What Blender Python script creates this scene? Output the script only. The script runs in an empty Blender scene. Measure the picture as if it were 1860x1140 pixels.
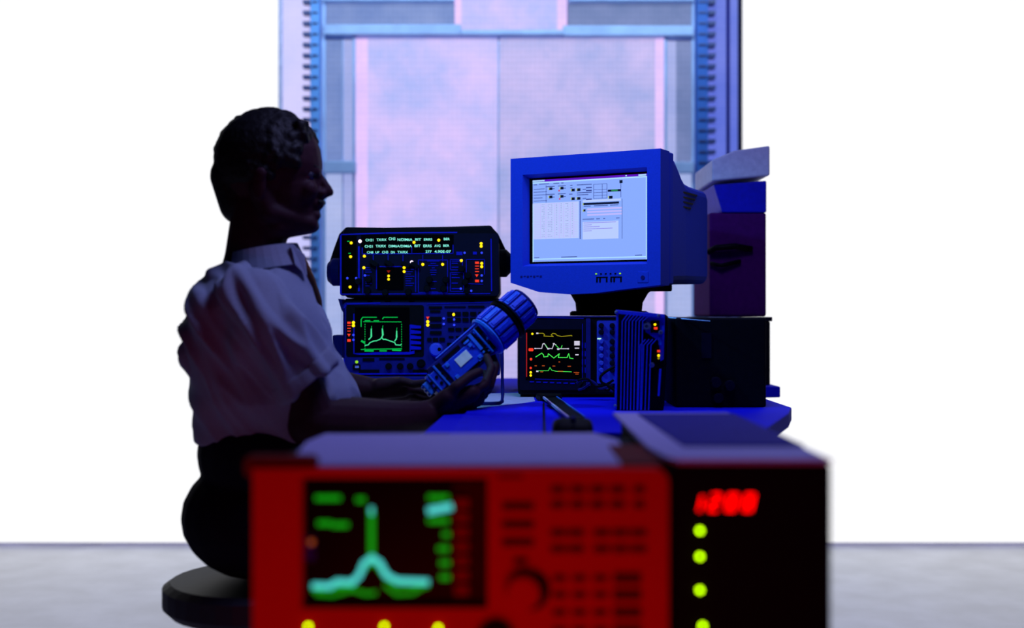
import bpy, bmesh, math, random
from mathutils import Vector, Matrix, Euler

random.seed(7)
PI = math.pi
F = 2200.0          # focal length in pixels of the 1860 px wide frame
CH = 1.0            # camera height

sc = bpy.context.scene
COL = sc.collection

# ------------------------------------------------------------------ camera, world, lights
cd = bpy.data.cameras.new('camera')
cd.sensor_width = 36.0
cd.lens = F / 1860.0 * 36.0
cd.clip_start = 0.05
cd.dof.use_dof = True
cd.dof.focus_distance = 2.83
cd.dof.aperture_fstop = 1.85
cam = bpy.data.objects.new('camera', cd)
cam.location = (0, 0, CH)
cam.rotation_euler = (PI / 2, 0, 0)
COL.objects.link(cam)
sc.camera = cam

w = bpy.data.worlds.new('world')
sc.world = w
w.use_nodes = True
w.node_tree.nodes['Background'].inputs[0].default_value = (0.05, 0.06, 1.0, 1)
w.node_tree.nodes['Background'].inputs[1].default_value = 0.004

sc.view_settings.view_transform = 'Standard'
sc.view_settings.look = 'None'
sc.view_settings.gamma = 1
sc.view_settings.exposure = 0
sc.cycles.max_bounces = 6
sc.cycles.sample_clamp_indirect = 4


def lamp(name, kind, loc, target, color, power, size=0.3, size_y=None, spot=None, blend=0.3):
    ld = bpy.data.lights.new(name, kind)
    ld.color = color
    ld.energy = power
    if kind == 'AREA':
        ld.size = size
        if size_y:
            ld.shape = 'RECTANGLE'
            ld.size_y = size_y
    else:
        ld.shadow_soft_size = size
    if kind == 'SPOT':
        ld.spot_size = math.radians(spot)
        ld.spot_blend = blend
    o = bpy.data.objects.new(name, ld)
    o.location = loc
    o.rotation_euler = (Vector(target) - Vector(loc)).to_track_quat('-Z', 'Y').to_euler()
    COL.objects.link(o)
    return o


# blue gelled lamp, high over the bench in front of the monitor
lamp('blue_lamp', 'SPOT', (-0.5, 2.25, 1.8), (0.06, 2.9, 1.05), (0.16, 0.6, 1.0), 26, 0.035, spot=64, blend=0.5)
# red gelled lamp low in front of the near analyser
lamp('red_lamp', 'AREA', (-0.05, 0.45, 0.45), (-0.02, 1.3, 0.78), (1.0, 0.0, 0.0), 2.2, 0.5, 0.25)
# soft blue fill added overhead to light the shirt, no real fixture
lamp('overhead_fill', 'AREA', (0.35, 2.1, 2.5), (-0.2, 2.4, 0.9), (0.40, 0.42, 1.0), 15, 0.6)
# strip light added out of view to brighten the screen wall rails
lamp('rail_fill', 'AREA', (0.0, 4.55, 2.55), (0.0, 5.2, 1.3), (0.55, 0.75, 1.0), 19, 2.6, 0.15)


# ------------------------------------------------------------------ helpers
def lin(c):
    return tuple(((v / 255.0) / 12.92 if v <= 10 else ((v / 255.0 + 0.055) / 1.055) ** 2.4) for v in c)


def W(px, py, d):
    return Vector(((px - 930.0) / F * d, d, CH - (py - 570.0) / F * d))


def mat(name, rgb, rough=0.5, metal=0.0, bump=0.0015, nscale=60, var=0.12, spec=0.5, coat=0.0):
    m = bpy.data.materials.new(name)
    m.use_nodes = True
    nt = m.node_tree
    b = nt.nodes['Principled BSDF']
    b.inputs['Roughness'].default_value = rough
    b.inputs['Metallic'].default_value = metal
    b.inputs['Specular IOR Level'].default_value = spec
    b.inputs['Coat Weight'].default_value = coat
    tc = nt.nodes.new('ShaderNodeTexCoord')
    n = nt.nodes.new('ShaderNodeTexNoise')
    n.inputs['Scale'].default_value = nscale
    n.inputs['Detail'].default_value = 4
    nt.links.new(tc.outputs['Object'], n.inputs['Vector'])
    r = nt.nodes.new('ShaderNodeValToRGB')
    c = lin(rgb)
    r.color_ramp.elements[0].position = 0.3
    r.color_ramp.elements[1].position = 0.7
    r.color_ramp.elements[0].color = (*[v * (1 - var) for v in c], 1)
    r.color_ramp.elements[1].color = (*[min(1, v * (1 + var)) for v in c], 1)
    nt.links.new(n.outputs['Fac'], r.inputs['Fac'])
    nt.links.new(r.outputs['Color'], b.inputs['Base Color'])
    if bump:
        bp = nt.nodes.new('ShaderNodeBump')
        bp.inputs['Distance'].default_value = bump
        bp.inputs['Strength'].default_value = 0.4
        nt.links.new(n.outputs['Fac'], bp.inputs['Height'])
        nt.links.new(bp.outputs['Normal'], b.inputs['Normal'])
    return m


def glow(name, rgb, s=1.0):
    m = bpy.data.materials.new(name)
    m.use_nodes = True
    nt = m.node_tree
    b = nt.nodes['Principled BSDF']
    b.inputs['Base Color'].default_value = (0.01, 0.01, 0.01, 1)
    b.inputs['Roughness'].default_value = 0.5
    b.inputs['Specular IOR Level'].default_value = 0.1
    b.inputs['Emission Color'].default_value = (*lin(rgb), 1)
    b.inputs['Emission Strength'].default_value = s
    return m


def frost(name, ca, cb, s=1.0, scale=5.0, weave=0.05):
    """back-lit frosted pane: emission mottled by the frosting and crossed by a fine woven mesh"""
    m = bpy.data.materials.new(name)
    m.use_nodes = True
    nt = m.node_tree
    b = nt.nodes['Principled BSDF']
    b.inputs['Base Color'].default_value = (0.03, 0.03, 0.04, 1)
    b.inputs['Roughness'].default_value = 0.6
    tc = nt.nodes.new('ShaderNodeTexCoord')
    n = nt.nodes.new('ShaderNodeTexNoise')
    n.inputs['Scale'].default_value = scale
    n.inputs['Detail'].default_value = 8
    n.inputs['Roughness'].default_value = 0.65
    nt.links.new(tc.outputs['Object'], n.inputs['Vector'])
    r = nt.nodes.new('ShaderNodeValToRGB')
    r.color_ramp.elements[0].position = 0.35
    r.color_ramp.elements[1].position = 0.66
    r.color_ramp.elements[0].color = (*lin(ca), 1)
    r.color_ramp.elements[1].color = (*lin(cb), 1)
    nt.links.new(n.outputs['Fac'], r.inputs['Fac'])
    last = None
    for direc, sc_ in (('X', 16.0), ('Z', 13.0)):
        wv = nt.nodes.new('ShaderNodeTexWave')
        wv.wave_type = 'BANDS'
        wv.bands_direction = direc
        wv.inputs['Scale'].default_value = sc_
        wv.inputs['Distortion'].default_value = 1.5
        wv.inputs['Detail'].default_value = 3
        nt.links.new(tc.outputs['Object'], wv.inputs['Vector'])
        if last is None:
            last = wv.outputs['Fac']
        else:
            ad = nt.nodes.new('ShaderNodeMath')
            ad.operation = 'ADD'
            nt.links.new(last, ad.inputs[0])
            nt.links.new(wv.outputs['Fac'], ad.inputs[1])
            last = ad.outputs[0]
    mr = nt.nodes.new('ShaderNodeMapRange')
    mr.inputs['From Min'].default_value = 0
    mr.inputs['From Max'].default_value = 2
    mr.inputs['To Min'].default_value = s * (1 - weave)
    mr.inputs['To Max'].default_value = s * (1 + weave)
    nt.links.new(last, mr.inputs['Value'])
    nt.links.new(r.outputs['Color'], b.inputs['Emission Color'])
    nt.links.new(mr.outputs['Result'], b.inputs['Emission Strength'])
    return m


def frame_axes(a, b):
    z = (b - a)
    L = z.length
    z = z.normalized() if L > 1e-9 else Vector((0, 0, 1))
    x = z.orthogonal().normalized()
    y = z.cross(x)
    return x, y, z, L


class MB:
    """collects shapes into one mesh; faces carry a material slot"""

    def __init__(self):
        self.v, self.f, self.m = [], [], []
        self.slot = 0

    def add(self, vs, fs):
        o = len(self.v)
        self.v += [Vector(p) for p in vs]
        self.f += [tuple(i + o for i in f) for f in fs]
        self.m += [self.slot] * len(fs)
        return self

    def s(self, k):
        self.slot = k
        return self

    def box(self, x0, x1, y0, y1, z0, z1):
        vs = [(x, y, z) for x in (x0, x1) for y in (y0, y1) for z in (z0, z1)]
        return self.add(vs, [(0, 1, 3, 2), (4, 6, 7, 5), (0, 4, 5, 1), (2, 3, 7, 6), (0, 2, 6, 4), (1, 5, 7, 3)])

    def prism(self, pts, y0, y1, axis='y'):
        """outline (u, v) extruded: axis y -> (u, y, v); z -> (u, v, z); x -> (x, u, v)"""
        n = len(pts)
        k = {'y': lambda p, t: (p[0], t, p[1]), 'z': lambda p, t: (p[0], p[1], t), 'x': lambda p, t: (t, p[0], p[1])}[axis]
        vs = [k(p, y0) for p in pts] + [k(p, y1) for p in pts]
        fs = [tuple(range(n)), tuple(range(2 * n - 1, n - 1, -1))]
        fs += [(i, (i + 1) % n, n + (i + 1) % n, n + i) for i in range(n)]
        return self.add(vs, fs)

    def ringed(self, rings, cap=True):
        n = len(rings[0])
        vs = [p for r in rings for p in r]
        fs = []
        for k in range(len(rings) - 1):
            for i in range(n):
                a, b = k * n + i, k * n + (i + 1) % n
                fs.append((a, b, b + n, a + n))
        if cap:
            fs.append(tuple(range(n - 1, -1, -1)))
            fs.append(tuple((len(rings) - 1) * n + i for i in range(n)))
        return self.add(vs, fs)

    def lathe(self, a, b, prof, n=24):
        """prof: (t along a->b in metres, radius)"""
        a, b = Vector(a), Vector(b)
        x, y, z, L = frame_axes(a, b)
        rings = [[a + z * t + (x * math.cos(2 * PI * i / n) + y * math.sin(2 * PI * i / n)) * r for i in range(n)] for t, r in prof]
        return self.ringed(rings)

    def cyl(self, a, b, r, r2=None, n=20):
        L = (Vector(b) - Vector(a)).length
        return self.lathe(a, b, [(0, r), (L, r if r2 is None else r2)], n)

    def capsule(self, a, ra, b, rb, n=16):
        a, b = Vector(a), Vector(b)
        L = (b - a).length
        prof = []
        for k in range(6):
            t = PI / 2 * k / 6 + 0.08
            prof.append((-ra * math.cos(t), ra * math.sin(t)))
        prof.append((0, ra))
        prof.append((L, rb))
        for k in range(5, -1, -1):
            t = PI / 2 * k / 6 + 0.08
            prof.append((L + rb * math.cos(t), rb * math.sin(t)))
        return self.lathe(a, b, prof, n)

    def ball(self, c, rx, ry=None, rz=None, rot=0.0, n=20, m=12, lo=0.0, hi=1.0):
        """ellipsoid; rot turns it in the x-z plane"""
        ry = rx if ry is None else ry
        rz = rx if rz is None else rz
        c = Vector(c)
        cr, sr = math.cos(rot), math.sin(rot)
        rings = []
        for k in range(m + 1):
            t = PI * (lo + (hi - lo) * k / m)
            t = min(max(t, 0.03), PI - 0.03)
            ring = []
            for i in range(n):
                p = 2 * PI * i / n
                u, v, q = rx * math.sin(t) * math.cos(p), ry * math.sin(t) * math.sin(p), rz * math.cos(t)
                ring.append(c + Vector((u * cr + q * sr, v, -u * sr + q * cr)))
            rings.append(ring)
        return self.ringed(rings)

    def tube(self, pts, r, n=8):
        pts = [Vector(p) for p in pts]
        rings = []
        for k, p in enumerate(pts):
            a = pts[max(0, k - 1)]
            b = pts[min(len(pts) - 1, k + 1)]
            z = (b - a).normalized()
            ref = Vector((0.13, 0.21, 0.97))
            x = z.cross(ref).normalized()
            y = z.cross(x)
            rr = r[k] if isinstance(r, (list, tuple)) else r
            rings.append([p + (x * math.cos(2 * PI * i / n) + y * math.sin(2 * PI * i / n)) * rr for i in range(n)])
        return self.ringed(rings)

    def rbox(self, px0, px1, py0, py1, d, t, back=0.0, r=0.0):
        """box on a face plane y=d given in frame pixels, standing t proud of it"""
        a, b = W(px0, py1, d), W(px1, py0, d)
        if r <= 0:
            return self.box(a.x, b.x, d - t, d + back, a.z, b.z)
        rr = r * d / F
        pts = []
        for cx, cz, a0 in ((b.x - rr, b.z - rr, 0), (a.x + rr, b.z - rr, PI / 2), (a.x + rr, a.z + rr, PI), (b.x - rr, a.z + rr, 1.5 * PI)):
            for k in range(5):
                q = a0 + PI / 2 * k / 4
                pts.append((cx + rr * math.cos(q), cz + rr * math.sin(q)))
        return self.prism(pts, d - t, d + back)

    def frame(self, px0, px1, py0, py1, wpx, d, t, back=0.0):
        self.rbox(px0, px1, py0, py0 + wpx, d, t, back)
        self.rbox(px0, px1, py1 - wpx, py1, d, t, back)
        self.rbox(px0, px0 + wpx, py0 + wpx, py1 - wpx, d, t, back)
        self.rbox(px1 - wpx, px1, py0 + wpx, py1 - wpx, d, t, back)
        return self

    def dot(self, px, py, d, rpx, t=0.004, n=14):
        c = W(px, py, d)
        r = rpx * d / F
        return self.lathe(c, c + Vector((0, -1, 0)), [(-0.002, r), (t * 0.5, r), (t * 0.85, r * 0.8), (t, r * 0.4)], n)

    def line(self, pts, d, wpx, t=0.001):
        """drawn trace of segments on a face plane"""
        for (ax, ay), (bx, by) in zip(pts[:-1], pts[1:]):
            a, b = Vector((ax, ay)), Vector((bx, by))
            u = (b - a)
            if u.length < 1e-6:
                continue
            u.normalize()
            nrm = Vector((-u.y, u.x)) * wpx / 2
            a2, b2 = a - u * wpx * .3, b + u * wpx * .3
            q = [W(p.x, p.y, d) for p in (a2 + nrm, b2 + nrm, b2 - nrm, a2 - nrm)]
            self.prism([(p.x, p.z) for p in q], d - t, d)
        return self

    def text(self, string, px0, px1, py0, py1, d, t=0.001):
        vs, fs = text_mesh(string)
        x0, x1 = min(p[0] for p in vs), max(p[0] for p in vs)
        y0, y1 = min(p[1] for p in vs), max(p[1] for p in vs)
        out = []
        for p in vs:
            q = W(px0 + (p[0] - x0) / (x1 - x0) * (px1 - px0), py1 + (p[1] - y0) / (y1 - y0) * (py0 - py1), d - t)
            out.append(q)
        return self.add(out, fs)

    def build(self, name, mats, parent=None, bv=0.0, smooth=False, world=True, seg=2, label=None):
        me = bpy.data.meshes.new(name)
        vs = self.v
        if parent is not None and world:
            inv = WM(parent).inverted()
            vs = [inv @ p for p in vs]
        me.from_pydata([tuple(p) for p in vs], [], self.f)
        if not isinstance(mats, (list, tuple)):
            mats = [mats]
        for m in mats:
            me.materials.append(m)
        me.polygons.foreach_set('material_index', self.m)
        bm = bmesh.new()
        bm.from_mesh(me)
        bmesh.ops.recalc_face_normals(bm, faces=bm.faces)
        bm.to_mesh(me)
        bm.free()
        if smooth:
            me.polygons.foreach_set('use_smooth', [True] * len(me.polygons))
        me.update()
        o = bpy.data.objects.new(name, me)
        COL.objects.link(o)
        if parent is not None:
            o.parent = parent
        if bv:
            md = o.modifiers.new('bevel', 'BEVEL')
            md.width = bv
            md.segments = seg
            md.limit_method = 'ANGLE'
            md.angle_limit = math.radians(40)
        if label:
            o['label'] = label
        return o


def WM(o):
    m = o.matrix_basis.copy()
    while o.parent is not None:
        o = o.parent
        m = o.matrix_basis @ m
    return m


_tc = {}


def text_mesh(s):
    if s in _tc:
        return _tc[s]
    cu = bpy.data.curves.new('t', 'FONT')
    cu.body = s
    cu.offset = 0.012
    o = bpy.data.objects.new('t', cu)
    COL.objects.link(o)
    dg = bpy.context.evaluated_depsgraph_get()
    me = bpy.data.meshes.new_from_object(o.evaluated_get(dg))
    vs = [tuple(v.co) for v in me.vertices]
    fs = [tuple(p.vertices) for p in me.polygons]
    bpy.data.objects.remove(o)
    bpy.data.curves.remove(cu)
    bpy.data.meshes.remove(me)
    _tc[s] = (vs, fs)
    return _tc[s]


def tag(o, label, cat, group=None):
    o['label'] = label
    o['category'] = cat
    if group:
        o['group'] = group
    return o


def root(name, loc, label, cat, rz=0.0, group=None):
    o = bpy.data.objects.new(name, None)
    o.empty_display_size = 0.05
    o.location = loc
    o.rotation_euler = (0, 0, rz)
    COL.objects.link(o)
    tag(o, label, cat, group)
    return o


def struct(name, mb, m, bv=0.0):
    o = mb.build(name, m, bv=bv)
    o['kind'] = 'structure'
    return o


def remesh(mb, voxel, smooth=3, disp=None):
    """fuses overlapping closed shapes into one continuous skin, returns an MB"""
    me = bpy.data.meshes.new('tmp')
    me.from_pydata([tuple(p) for p in mb.v], [], mb.f)
    bm = bmesh.new()
    bm.from_mesh(me)
    bmesh.ops.recalc_face_normals(bm, faces=bm.faces)
    bm.to_mesh(me)
    bm.free()
    o = bpy.data.objects.new('tmp', me)
    COL.objects.link(o)
    r = o.modifiers.new('r', 'REMESH')
    r.mode = 'VOXEL'
    r.voxel_size = voxel
    s = o.modifiers.new('s', 'SMOOTH')
    s.factor = 0.5
    s.iterations = smooth
    dg = bpy.context.evaluated_depsgraph_get()
    m2 = bpy.data.meshes.new_from_object(o.evaluated_get(dg))
    out = MB()
    ns = [v.normal.copy() for v in m2.vertices]
    vs = [v.co.copy() for v in m2.vertices]
    if disp:
        vs = [v + n * disp(v) for v, n in zip(vs, ns)]
    out.add(vs, [tuple(p.vertices) for p in m2.polygons])
    bpy.data.objects.remove(o)
    bpy.data.meshes.remove(me)
    bpy.data.meshes.remove(m2)
    return out


# ------------------------------------------------------------------ materials
M = {}
M['case_black'] = mat('case_black', (10, 10, 22), 0.75, spec=0.08)
M['panel_navy'] = mat('panel_navy', (26, 28, 120), 0.7, spec=0.1)
M['panel_dark'] = mat('panel_dark', (10, 10, 38), 0.7, spec=0.1)
M['trim_blue'] = mat('trim_blue', (16, 22, 200), 0.5, spec=0.2)
M['key_black'] = mat('key_black', (6, 6, 14), 0.6, spec=0.1)
M['key_blue'] = mat('key_blue', (60, 80, 225), 0.5)
M['monitor_shell'] = mat('monitor_shell', (34, 66, 218), 0.75, spec=0.08, nscale=300, bump=0.0006, var=0.05)
M['monitor_dark'] = mat('monitor_dark', (5, 5, 14), 0.8, spec=0.05)
M['bench_blue'] = mat('bench_blue', (22, 24, 235), 0.75, nscale=200, bump=0.0003, var=0.04, spec=0.05)
M['paper'] = mat('paper', (200, 190, 225), 0.9, spec=0.05)
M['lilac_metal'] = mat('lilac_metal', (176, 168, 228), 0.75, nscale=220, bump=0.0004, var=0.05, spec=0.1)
M['red_body'] = mat('red_body', (205, 22, 26), 0.75, spec=0.05, nscale=100, bump=0.0003, var=0.03)
M['red_key'] = mat('red_key', (105, 20, 22), 0.7, spec=0.05)
M['skin'] = mat('skin', (58, 30, 40), 0.6, nscale=120, bump=0.0008, var=0.12, spec=0.15)
M['hair'] = mat('hair', (9, 6, 9), 0.6, nscale=90, bump=0.01, var=0.4, spec=0.3)
M['shirt'] = mat('shirt', (150, 158, 182), 0.9, nscale=420, bump=0.0006, var=0.08, spec=0.1)
M['collar'] = mat('collar', (120, 84, 52), 0.9, nscale=300, bump=0.0006, var=0.2, spec=0.1)
M['trousers'] = mat('trousers', (16, 16, 34), 0.9, spec=0.1)
M['shoe'] = mat('shoe', (14, 12, 14), 0.5)
M['eye_white'] = mat('eye_white', (60, 60, 80), 0.2)
M['device_blue'] = mat('device_blue', (18, 62, 225), 0.4, nscale=150, bump=0.0008, var=0.12)
M['device_pale'] = mat('device_pale', (45, 120, 250), 0.4, nscale=150)
M['device_label'] = mat('device_label', (250, 250, 255), 0.6)
M['heatsink'] = mat('heatsink', (26, 42, 225), 0.45, nscale=90)
M['metal'] = mat('metal', (150, 160, 215), 0.3, metal=0.8)
M['purple_box'] = mat('purple_box', (75, 12, 95), 0.8, spec=0.05)
M['white_box'] = mat('white_box', (215, 215, 250), 0.7)
M['wall'] = mat('wall', (150, 150, 190), 0.9, spec=0.05, nscale=8)
M['dark_wall'] = mat('dark_wall', (30, 30, 60), 0.9, spec=0.05, nscale=8)
M['floor'] = mat('floor', (225, 225, 234), 0.3, nscale=6)
M['rail'] = mat('rail', (175, 205, 250), 0.6, nscale=12)
M['post'] = mat('post', (110, 175, 250), 0.6, nscale=12)
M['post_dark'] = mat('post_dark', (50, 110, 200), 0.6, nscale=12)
M['pin'] = mat('pin', (60, 75, 130), 0.5)
M['stool'] = mat('stool', (24, 24, 40), 0.6)
M['steel'] = mat('steel', (130, 130, 145), 0.35, metal=0.7)
G = {}
G['yellow'] = glow('glow_yellow', (255, 215, 0), 1.6)
G['red'] = glow('glow_red', (255, 60, 30), 1.0)
G['darkred'] = glow('glow_dark_red', (160, 20, 20), 1.0)
G['white'] = glow('glow_white', (255, 225, 255), 1.8)
G['blue'] = glow('glow_blue', (50, 70, 255), 1.0)
G['green'] = glow('glow_green', (0, 185, 70), 1.0)
G['teal'] = glow('glow_teal', (70, 225, 150), 1.0)
G['cyan'] = glow('glow_cyan', (140, 255, 235), 1.15)
G['lime'] = glow('glow_lime', (190, 255, 0), 7.0)
G['lime_s'] = glow('glow_lime_small', (150, 225, 30), 1.0)
G['digit'] = glow('glow_digit', (255, 0, 0), 3.2)
G['trace'] = glow('trace_green', (0, 140, 15), 1.15)
G['trace2'] = glow('trace_teal', (75, 205, 200), 1.2)
G['screen_black'] = mat('screen_black', (3, 3, 5), 0.35, bump=0, spec=0.05)
G['desktop'] = glow('desktop', (138, 172, 255))
G['window_pale'] = glow('window_pale', (185, 205, 255))
G['window_lilac'] = glow('window_lilac', (190, 185, 255))
G['bar_purple'] = glow('bar_purple', (92, 0, 190))
G['ink'] = glow('ink', (50, 60, 140))
G['ink_black'] = glow('ink_black', (4, 4, 40))
G['edge_line'] = glow('edge_line', (175, 225, 255))
G['yellow_trace'] = glow('yellow_trace', (150, 140, 10))
G['white_trace'] = glow('white_trace', (205, 200, 220))
G['lgreen_trace'] = glow('lgreen_trace', (70, 230, 80))
G['orange_trace'] = glow('orange_trace', (170, 70, 10))

# ------------------------------------------------------------------ the room
YW = 5.2
struct('floor', MB().box(-2.7, 2.7, -1.2, 5.4, -0.05, 0.0), M['floor'])
struct('ceiling', MB().box(-2.7, 2.7, -1.2, 5.4, 2.75, 2.8), M['dark_wall'])
struct('wall_left', MB().box(-2.75, -2.7, -1.2, 5.4, 0, 2.75), M['dark_wall'])
struct('wall_right', MB().box(2.7, 2.75, -1.2, 5.4, 0, 2.75), M['dark_wall'])
struct('wall_front', MB().box(-2.7, 2.7, -1.25, -1.2, 0, 2.75), M['dark_wall'])
struct('wall_back', MB().box(-2.7, 2.7, YW + 0.05, YW + 0.1, 0, 2.75), M['wall'])


def pane(name, px0, px1, py0, py1, m, y=YW, t=0.012):
    a, b = W(px0, py1, YW), W(px1, py0, YW)
    return struct(name, MB().box(a.x, b.x, y, y + t, a.z, b.z), m)


P_main = frost('pane_main', (170, 180, 243), (220, 195, 249), 1.0, 3.5, 0.06)
P_right = frost('pane_right', (158, 167, 224), (204, 187, 238), 1.0, 3.5, 0.08)  # dimmer than the left pane: uneven backlight put into its tint
P_pink = frost('pane_pink', (218, 190, 252), (242, 202, 255), 1.0, 5.0, 0.05)
P_grey = frost('pane_grey', (100, 124, 186), (128, 146, 200), 1.0, 4.0, 0.08)
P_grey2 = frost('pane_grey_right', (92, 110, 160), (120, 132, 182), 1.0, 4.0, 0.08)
P_soft = frost('pane_soft', (150, 162, 220), (170, 176, 228), 1.0, 4.0, 0.06)
P_low = frost('pane_low', (156, 172, 222), (176, 186, 232), 1.0, 4.0, 0.06)
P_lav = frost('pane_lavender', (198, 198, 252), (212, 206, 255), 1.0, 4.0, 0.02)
P_wall_glow = frost('violet_wall_glow', (88, 106, 212), (106, 120, 220), 1.0, 4.0, 0.04)  # violet wall strip, its lit tone given as glow
P_side_glow = frost('pane_side_glow', (252, 252, 255), (255, 255, 255), 1.03, 2.0, 0.02)  # invented side windows, made to glow so both flanks turn white
BOT = 705
k = 1
for args in ((668, 905, 70, BOT, P_main), (906, 1190, 70, BOT, P_right), (646, 668, 70, BOT, P_pink), (1190, 1206, 70, BOT, P_pink),
             (838, 1012, -170, 58, P_main), (826, 838, -170, 58, P_pink), (1012, 1030, -170, 58, P_pink),
             (592, 826, 6, 48, P_grey), (1032, 1256, 6, 50, P_grey2),
             (592, 622, 72, 294, P_grey), (624, 641, 72, 294, P_soft), (592, 622, 316, BOT, P_low), (624, 641, 316, BOT, P_soft),
             (1228, 1256, 74, 296, P_grey2), (1210, 1228, 74, 296, P_soft), (1210, 1256, 316, BOT, P_low),
             (592, 826, -170, -2, P_soft), (1032, 1256, -170, -2, P_soft),
             (514, 562, -170, BOT, P_lav), (1300, 1340, -170, BOT, P_wall_glow),
             (-160, 506, -170, 985, P_side_glow), (1348, 2030, -170, 985, P_side_glow)):  # the two added white glowing side panes
    pane('window_%d' % k, *args)
    k += 1
# rails, sills and slotted posts of the screen wall
k = 1


def trim(mb, m, bv=0.0):
    global k
    struct('trim_%d' % k, mb, m, bv)
    k += 1


def bar(px0, px1, py0, py1, m, y0=YW - 0.04, y1=YW + 0.05):
    a, b = W(px0, py1, YW), W(px1, py0, YW)
    trim(MB().box(a.x, b.x, y0, y1, a.z, b.z), m, 0.004)


bar(590, 838, 48, 66, M['rail'])
bar(1022, 1258, 50, 68, M['rail'])
bar(838, 1022, 58, 66, M['rail'])
bar(590, 826, -2, 6, M['rail'])
bar(1032, 1258, -2, 6, M['rail'])
bar(590, 648, 294, 316, M['rail'])
bar(1206, 1258, 296, 316, M['rail'])
bar(641, 646, 68, BOT, M['rail'], YW - 0.015)
bar(1206, 1211, 68, BOT, M['rail'], YW - 0.015)
bar(622, 624, 68, BOT, M['rail'], YW - 0.01)
bar(584, 592, -170, BOT, M['rail'], YW - 0.01)
bar(1256, 1262, -170, BOT, M['rail'], YW - 0.01)
bar(904, 907, 66, BOT, M['rail'], YW - 0.004)
bar(506, 514, -170, BOT, M['white_box'], YW - 0.01)
bar(1340, 1348, -170, BOT, M['dark_wall'], YW - 0.01)
bar(1319, 1325, -170, BOT, M['panel_navy'], YW - 0.012)
bar(514, 1340, BOT, BOT + 12, M['panel_dark'], YW - 0.06)


def post(px0, px1, m, tick0, tick1, side):
    mb = MB()
    a, b = W(px0, BOT, YW), W(px1, -170, YW)
    mb.box(a.x, b.x, YW - 0.03, YW + 0.05, a.z, b.z)
    mb.s(1)
    py = -150
    while py < BOT - 10:
        mb.box(*sorted((W(tick0, 0, YW).x, W(tick1, 0, YW).x)), YW - 0.045, YW - 0.03 if side else YW + 0.05, W(0, py + 6, YW).z, W(0, py, YW).z)
        mb.box(W(px0 + 3, 0, YW).x, W(px1 - 3, 0, YW).x, YW - 0.036, YW - 0.03, W(0, py + 4, YW).z, W(0, py + 1, YW).z)
        py += 19.3
    trim(mb, [m, M['pin']])


struct('trim_back', MB().box(W(562, 0, YW).x, W(584, 0, YW).x, YW + 0.02, YW + 0.05, W(0, BOT, YW).z, W(0, -170, YW).z), P_lav)
struct('trim_back', MB().box(W(1262, 0, YW).x, W(1300, 0, YW).x, YW + 0.02, YW + 0.05, W(0, BOT, YW).z, W(0, -170, YW).z), P_wall_glow)
post(566, 582, M['post'], 553, 566, False)
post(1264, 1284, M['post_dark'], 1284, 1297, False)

# ------------------------------------------------------------------ benches
BZ = CH - 0.2
r = root('workbench', (0.1, 3.0, 0), 'saturated blue laminate workbench under the monitor and instruments', 'workbench')
pts = [(-0.64, 2.72), (-0.125, 2.72), (-0.15, 2.05), (0.42, 2.05), (0.56, 2.45), (0.60, 2.6), (0.60, 3.3), (0.74, 3.34), (0.74, 3.78), (-0.64, 3.78)]
MB().prism(pts, BZ - 0.03, BZ, 'z').build('worktop', M['bench_blue'], r, bv=0.003)
for x, y in ((-0.6, 2.78), (-0.6, 3.68), (0.38, 2.12), (0.55, 3.68), (-0.1, 2.12)):
    MB().box(x - 0.022, x + 0.022, y - 0.022, y + 0.022, 0, BZ - 0.03).build('leg', M['steel'], r, bv=0.003)

NZ = CH - 0.378
r = root('instrument_trolley', (0.05, 1.45, 0), 'low grey trolley carrying the two nearest instruments', 'trolley')
MB().box(-0.29, 0.35, 1.22, 1.88, NZ - 0.025, NZ).build('shelf', M['steel'], r, bv=0.003)
for x in (-0.27, 0.33):
    for y in (1.25, 1.83):
        MB().box(x - 0.014, x + 0.014, y - 0.014, y + 0.014, 0.05, NZ - 0.025).build('post', M['steel'], r)
        MB().cyl((x - 0.012, y, 0.027), (x + 0.012, y, 0.027), 0.027).build('caster', M['key_black'], r)

# ------------------------------------------------------------------ near red analyser
D1 = 1.257
r = root('spectrum_analyzer', (-0.05, 1.4, NZ), 'nearest instrument, lit red, with large screen showing one tall green peak', 'spectrum analyzer')
mb = MB()
xl, xr = -0.268, W(1213, 0, D1).x
zt = W(0, 850, D1).z
mb.box(xl, xr - 0.004, D1 + 0.02, D1 + 0.36, NZ + 0.008, zt - 0.006)
mb.build('case', M['case_black'], r, bv=0.004)
mb = MB()
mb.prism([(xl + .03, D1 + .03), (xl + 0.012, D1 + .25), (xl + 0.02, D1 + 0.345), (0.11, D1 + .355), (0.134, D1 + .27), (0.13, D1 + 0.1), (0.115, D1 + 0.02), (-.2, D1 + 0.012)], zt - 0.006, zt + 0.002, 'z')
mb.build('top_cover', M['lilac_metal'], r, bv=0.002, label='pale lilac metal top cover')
# bezel as a real frame round the screen opening
mb = MB()
S = (550, 886, 866, 1102)
y0, y1 = D1 - 0.006, D1 + 0.02
ZB = NZ + 0.006


def rb(x0, x1, z1, z0):
    mb.box(x0, x1, y0, y1, z0, z1)


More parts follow.
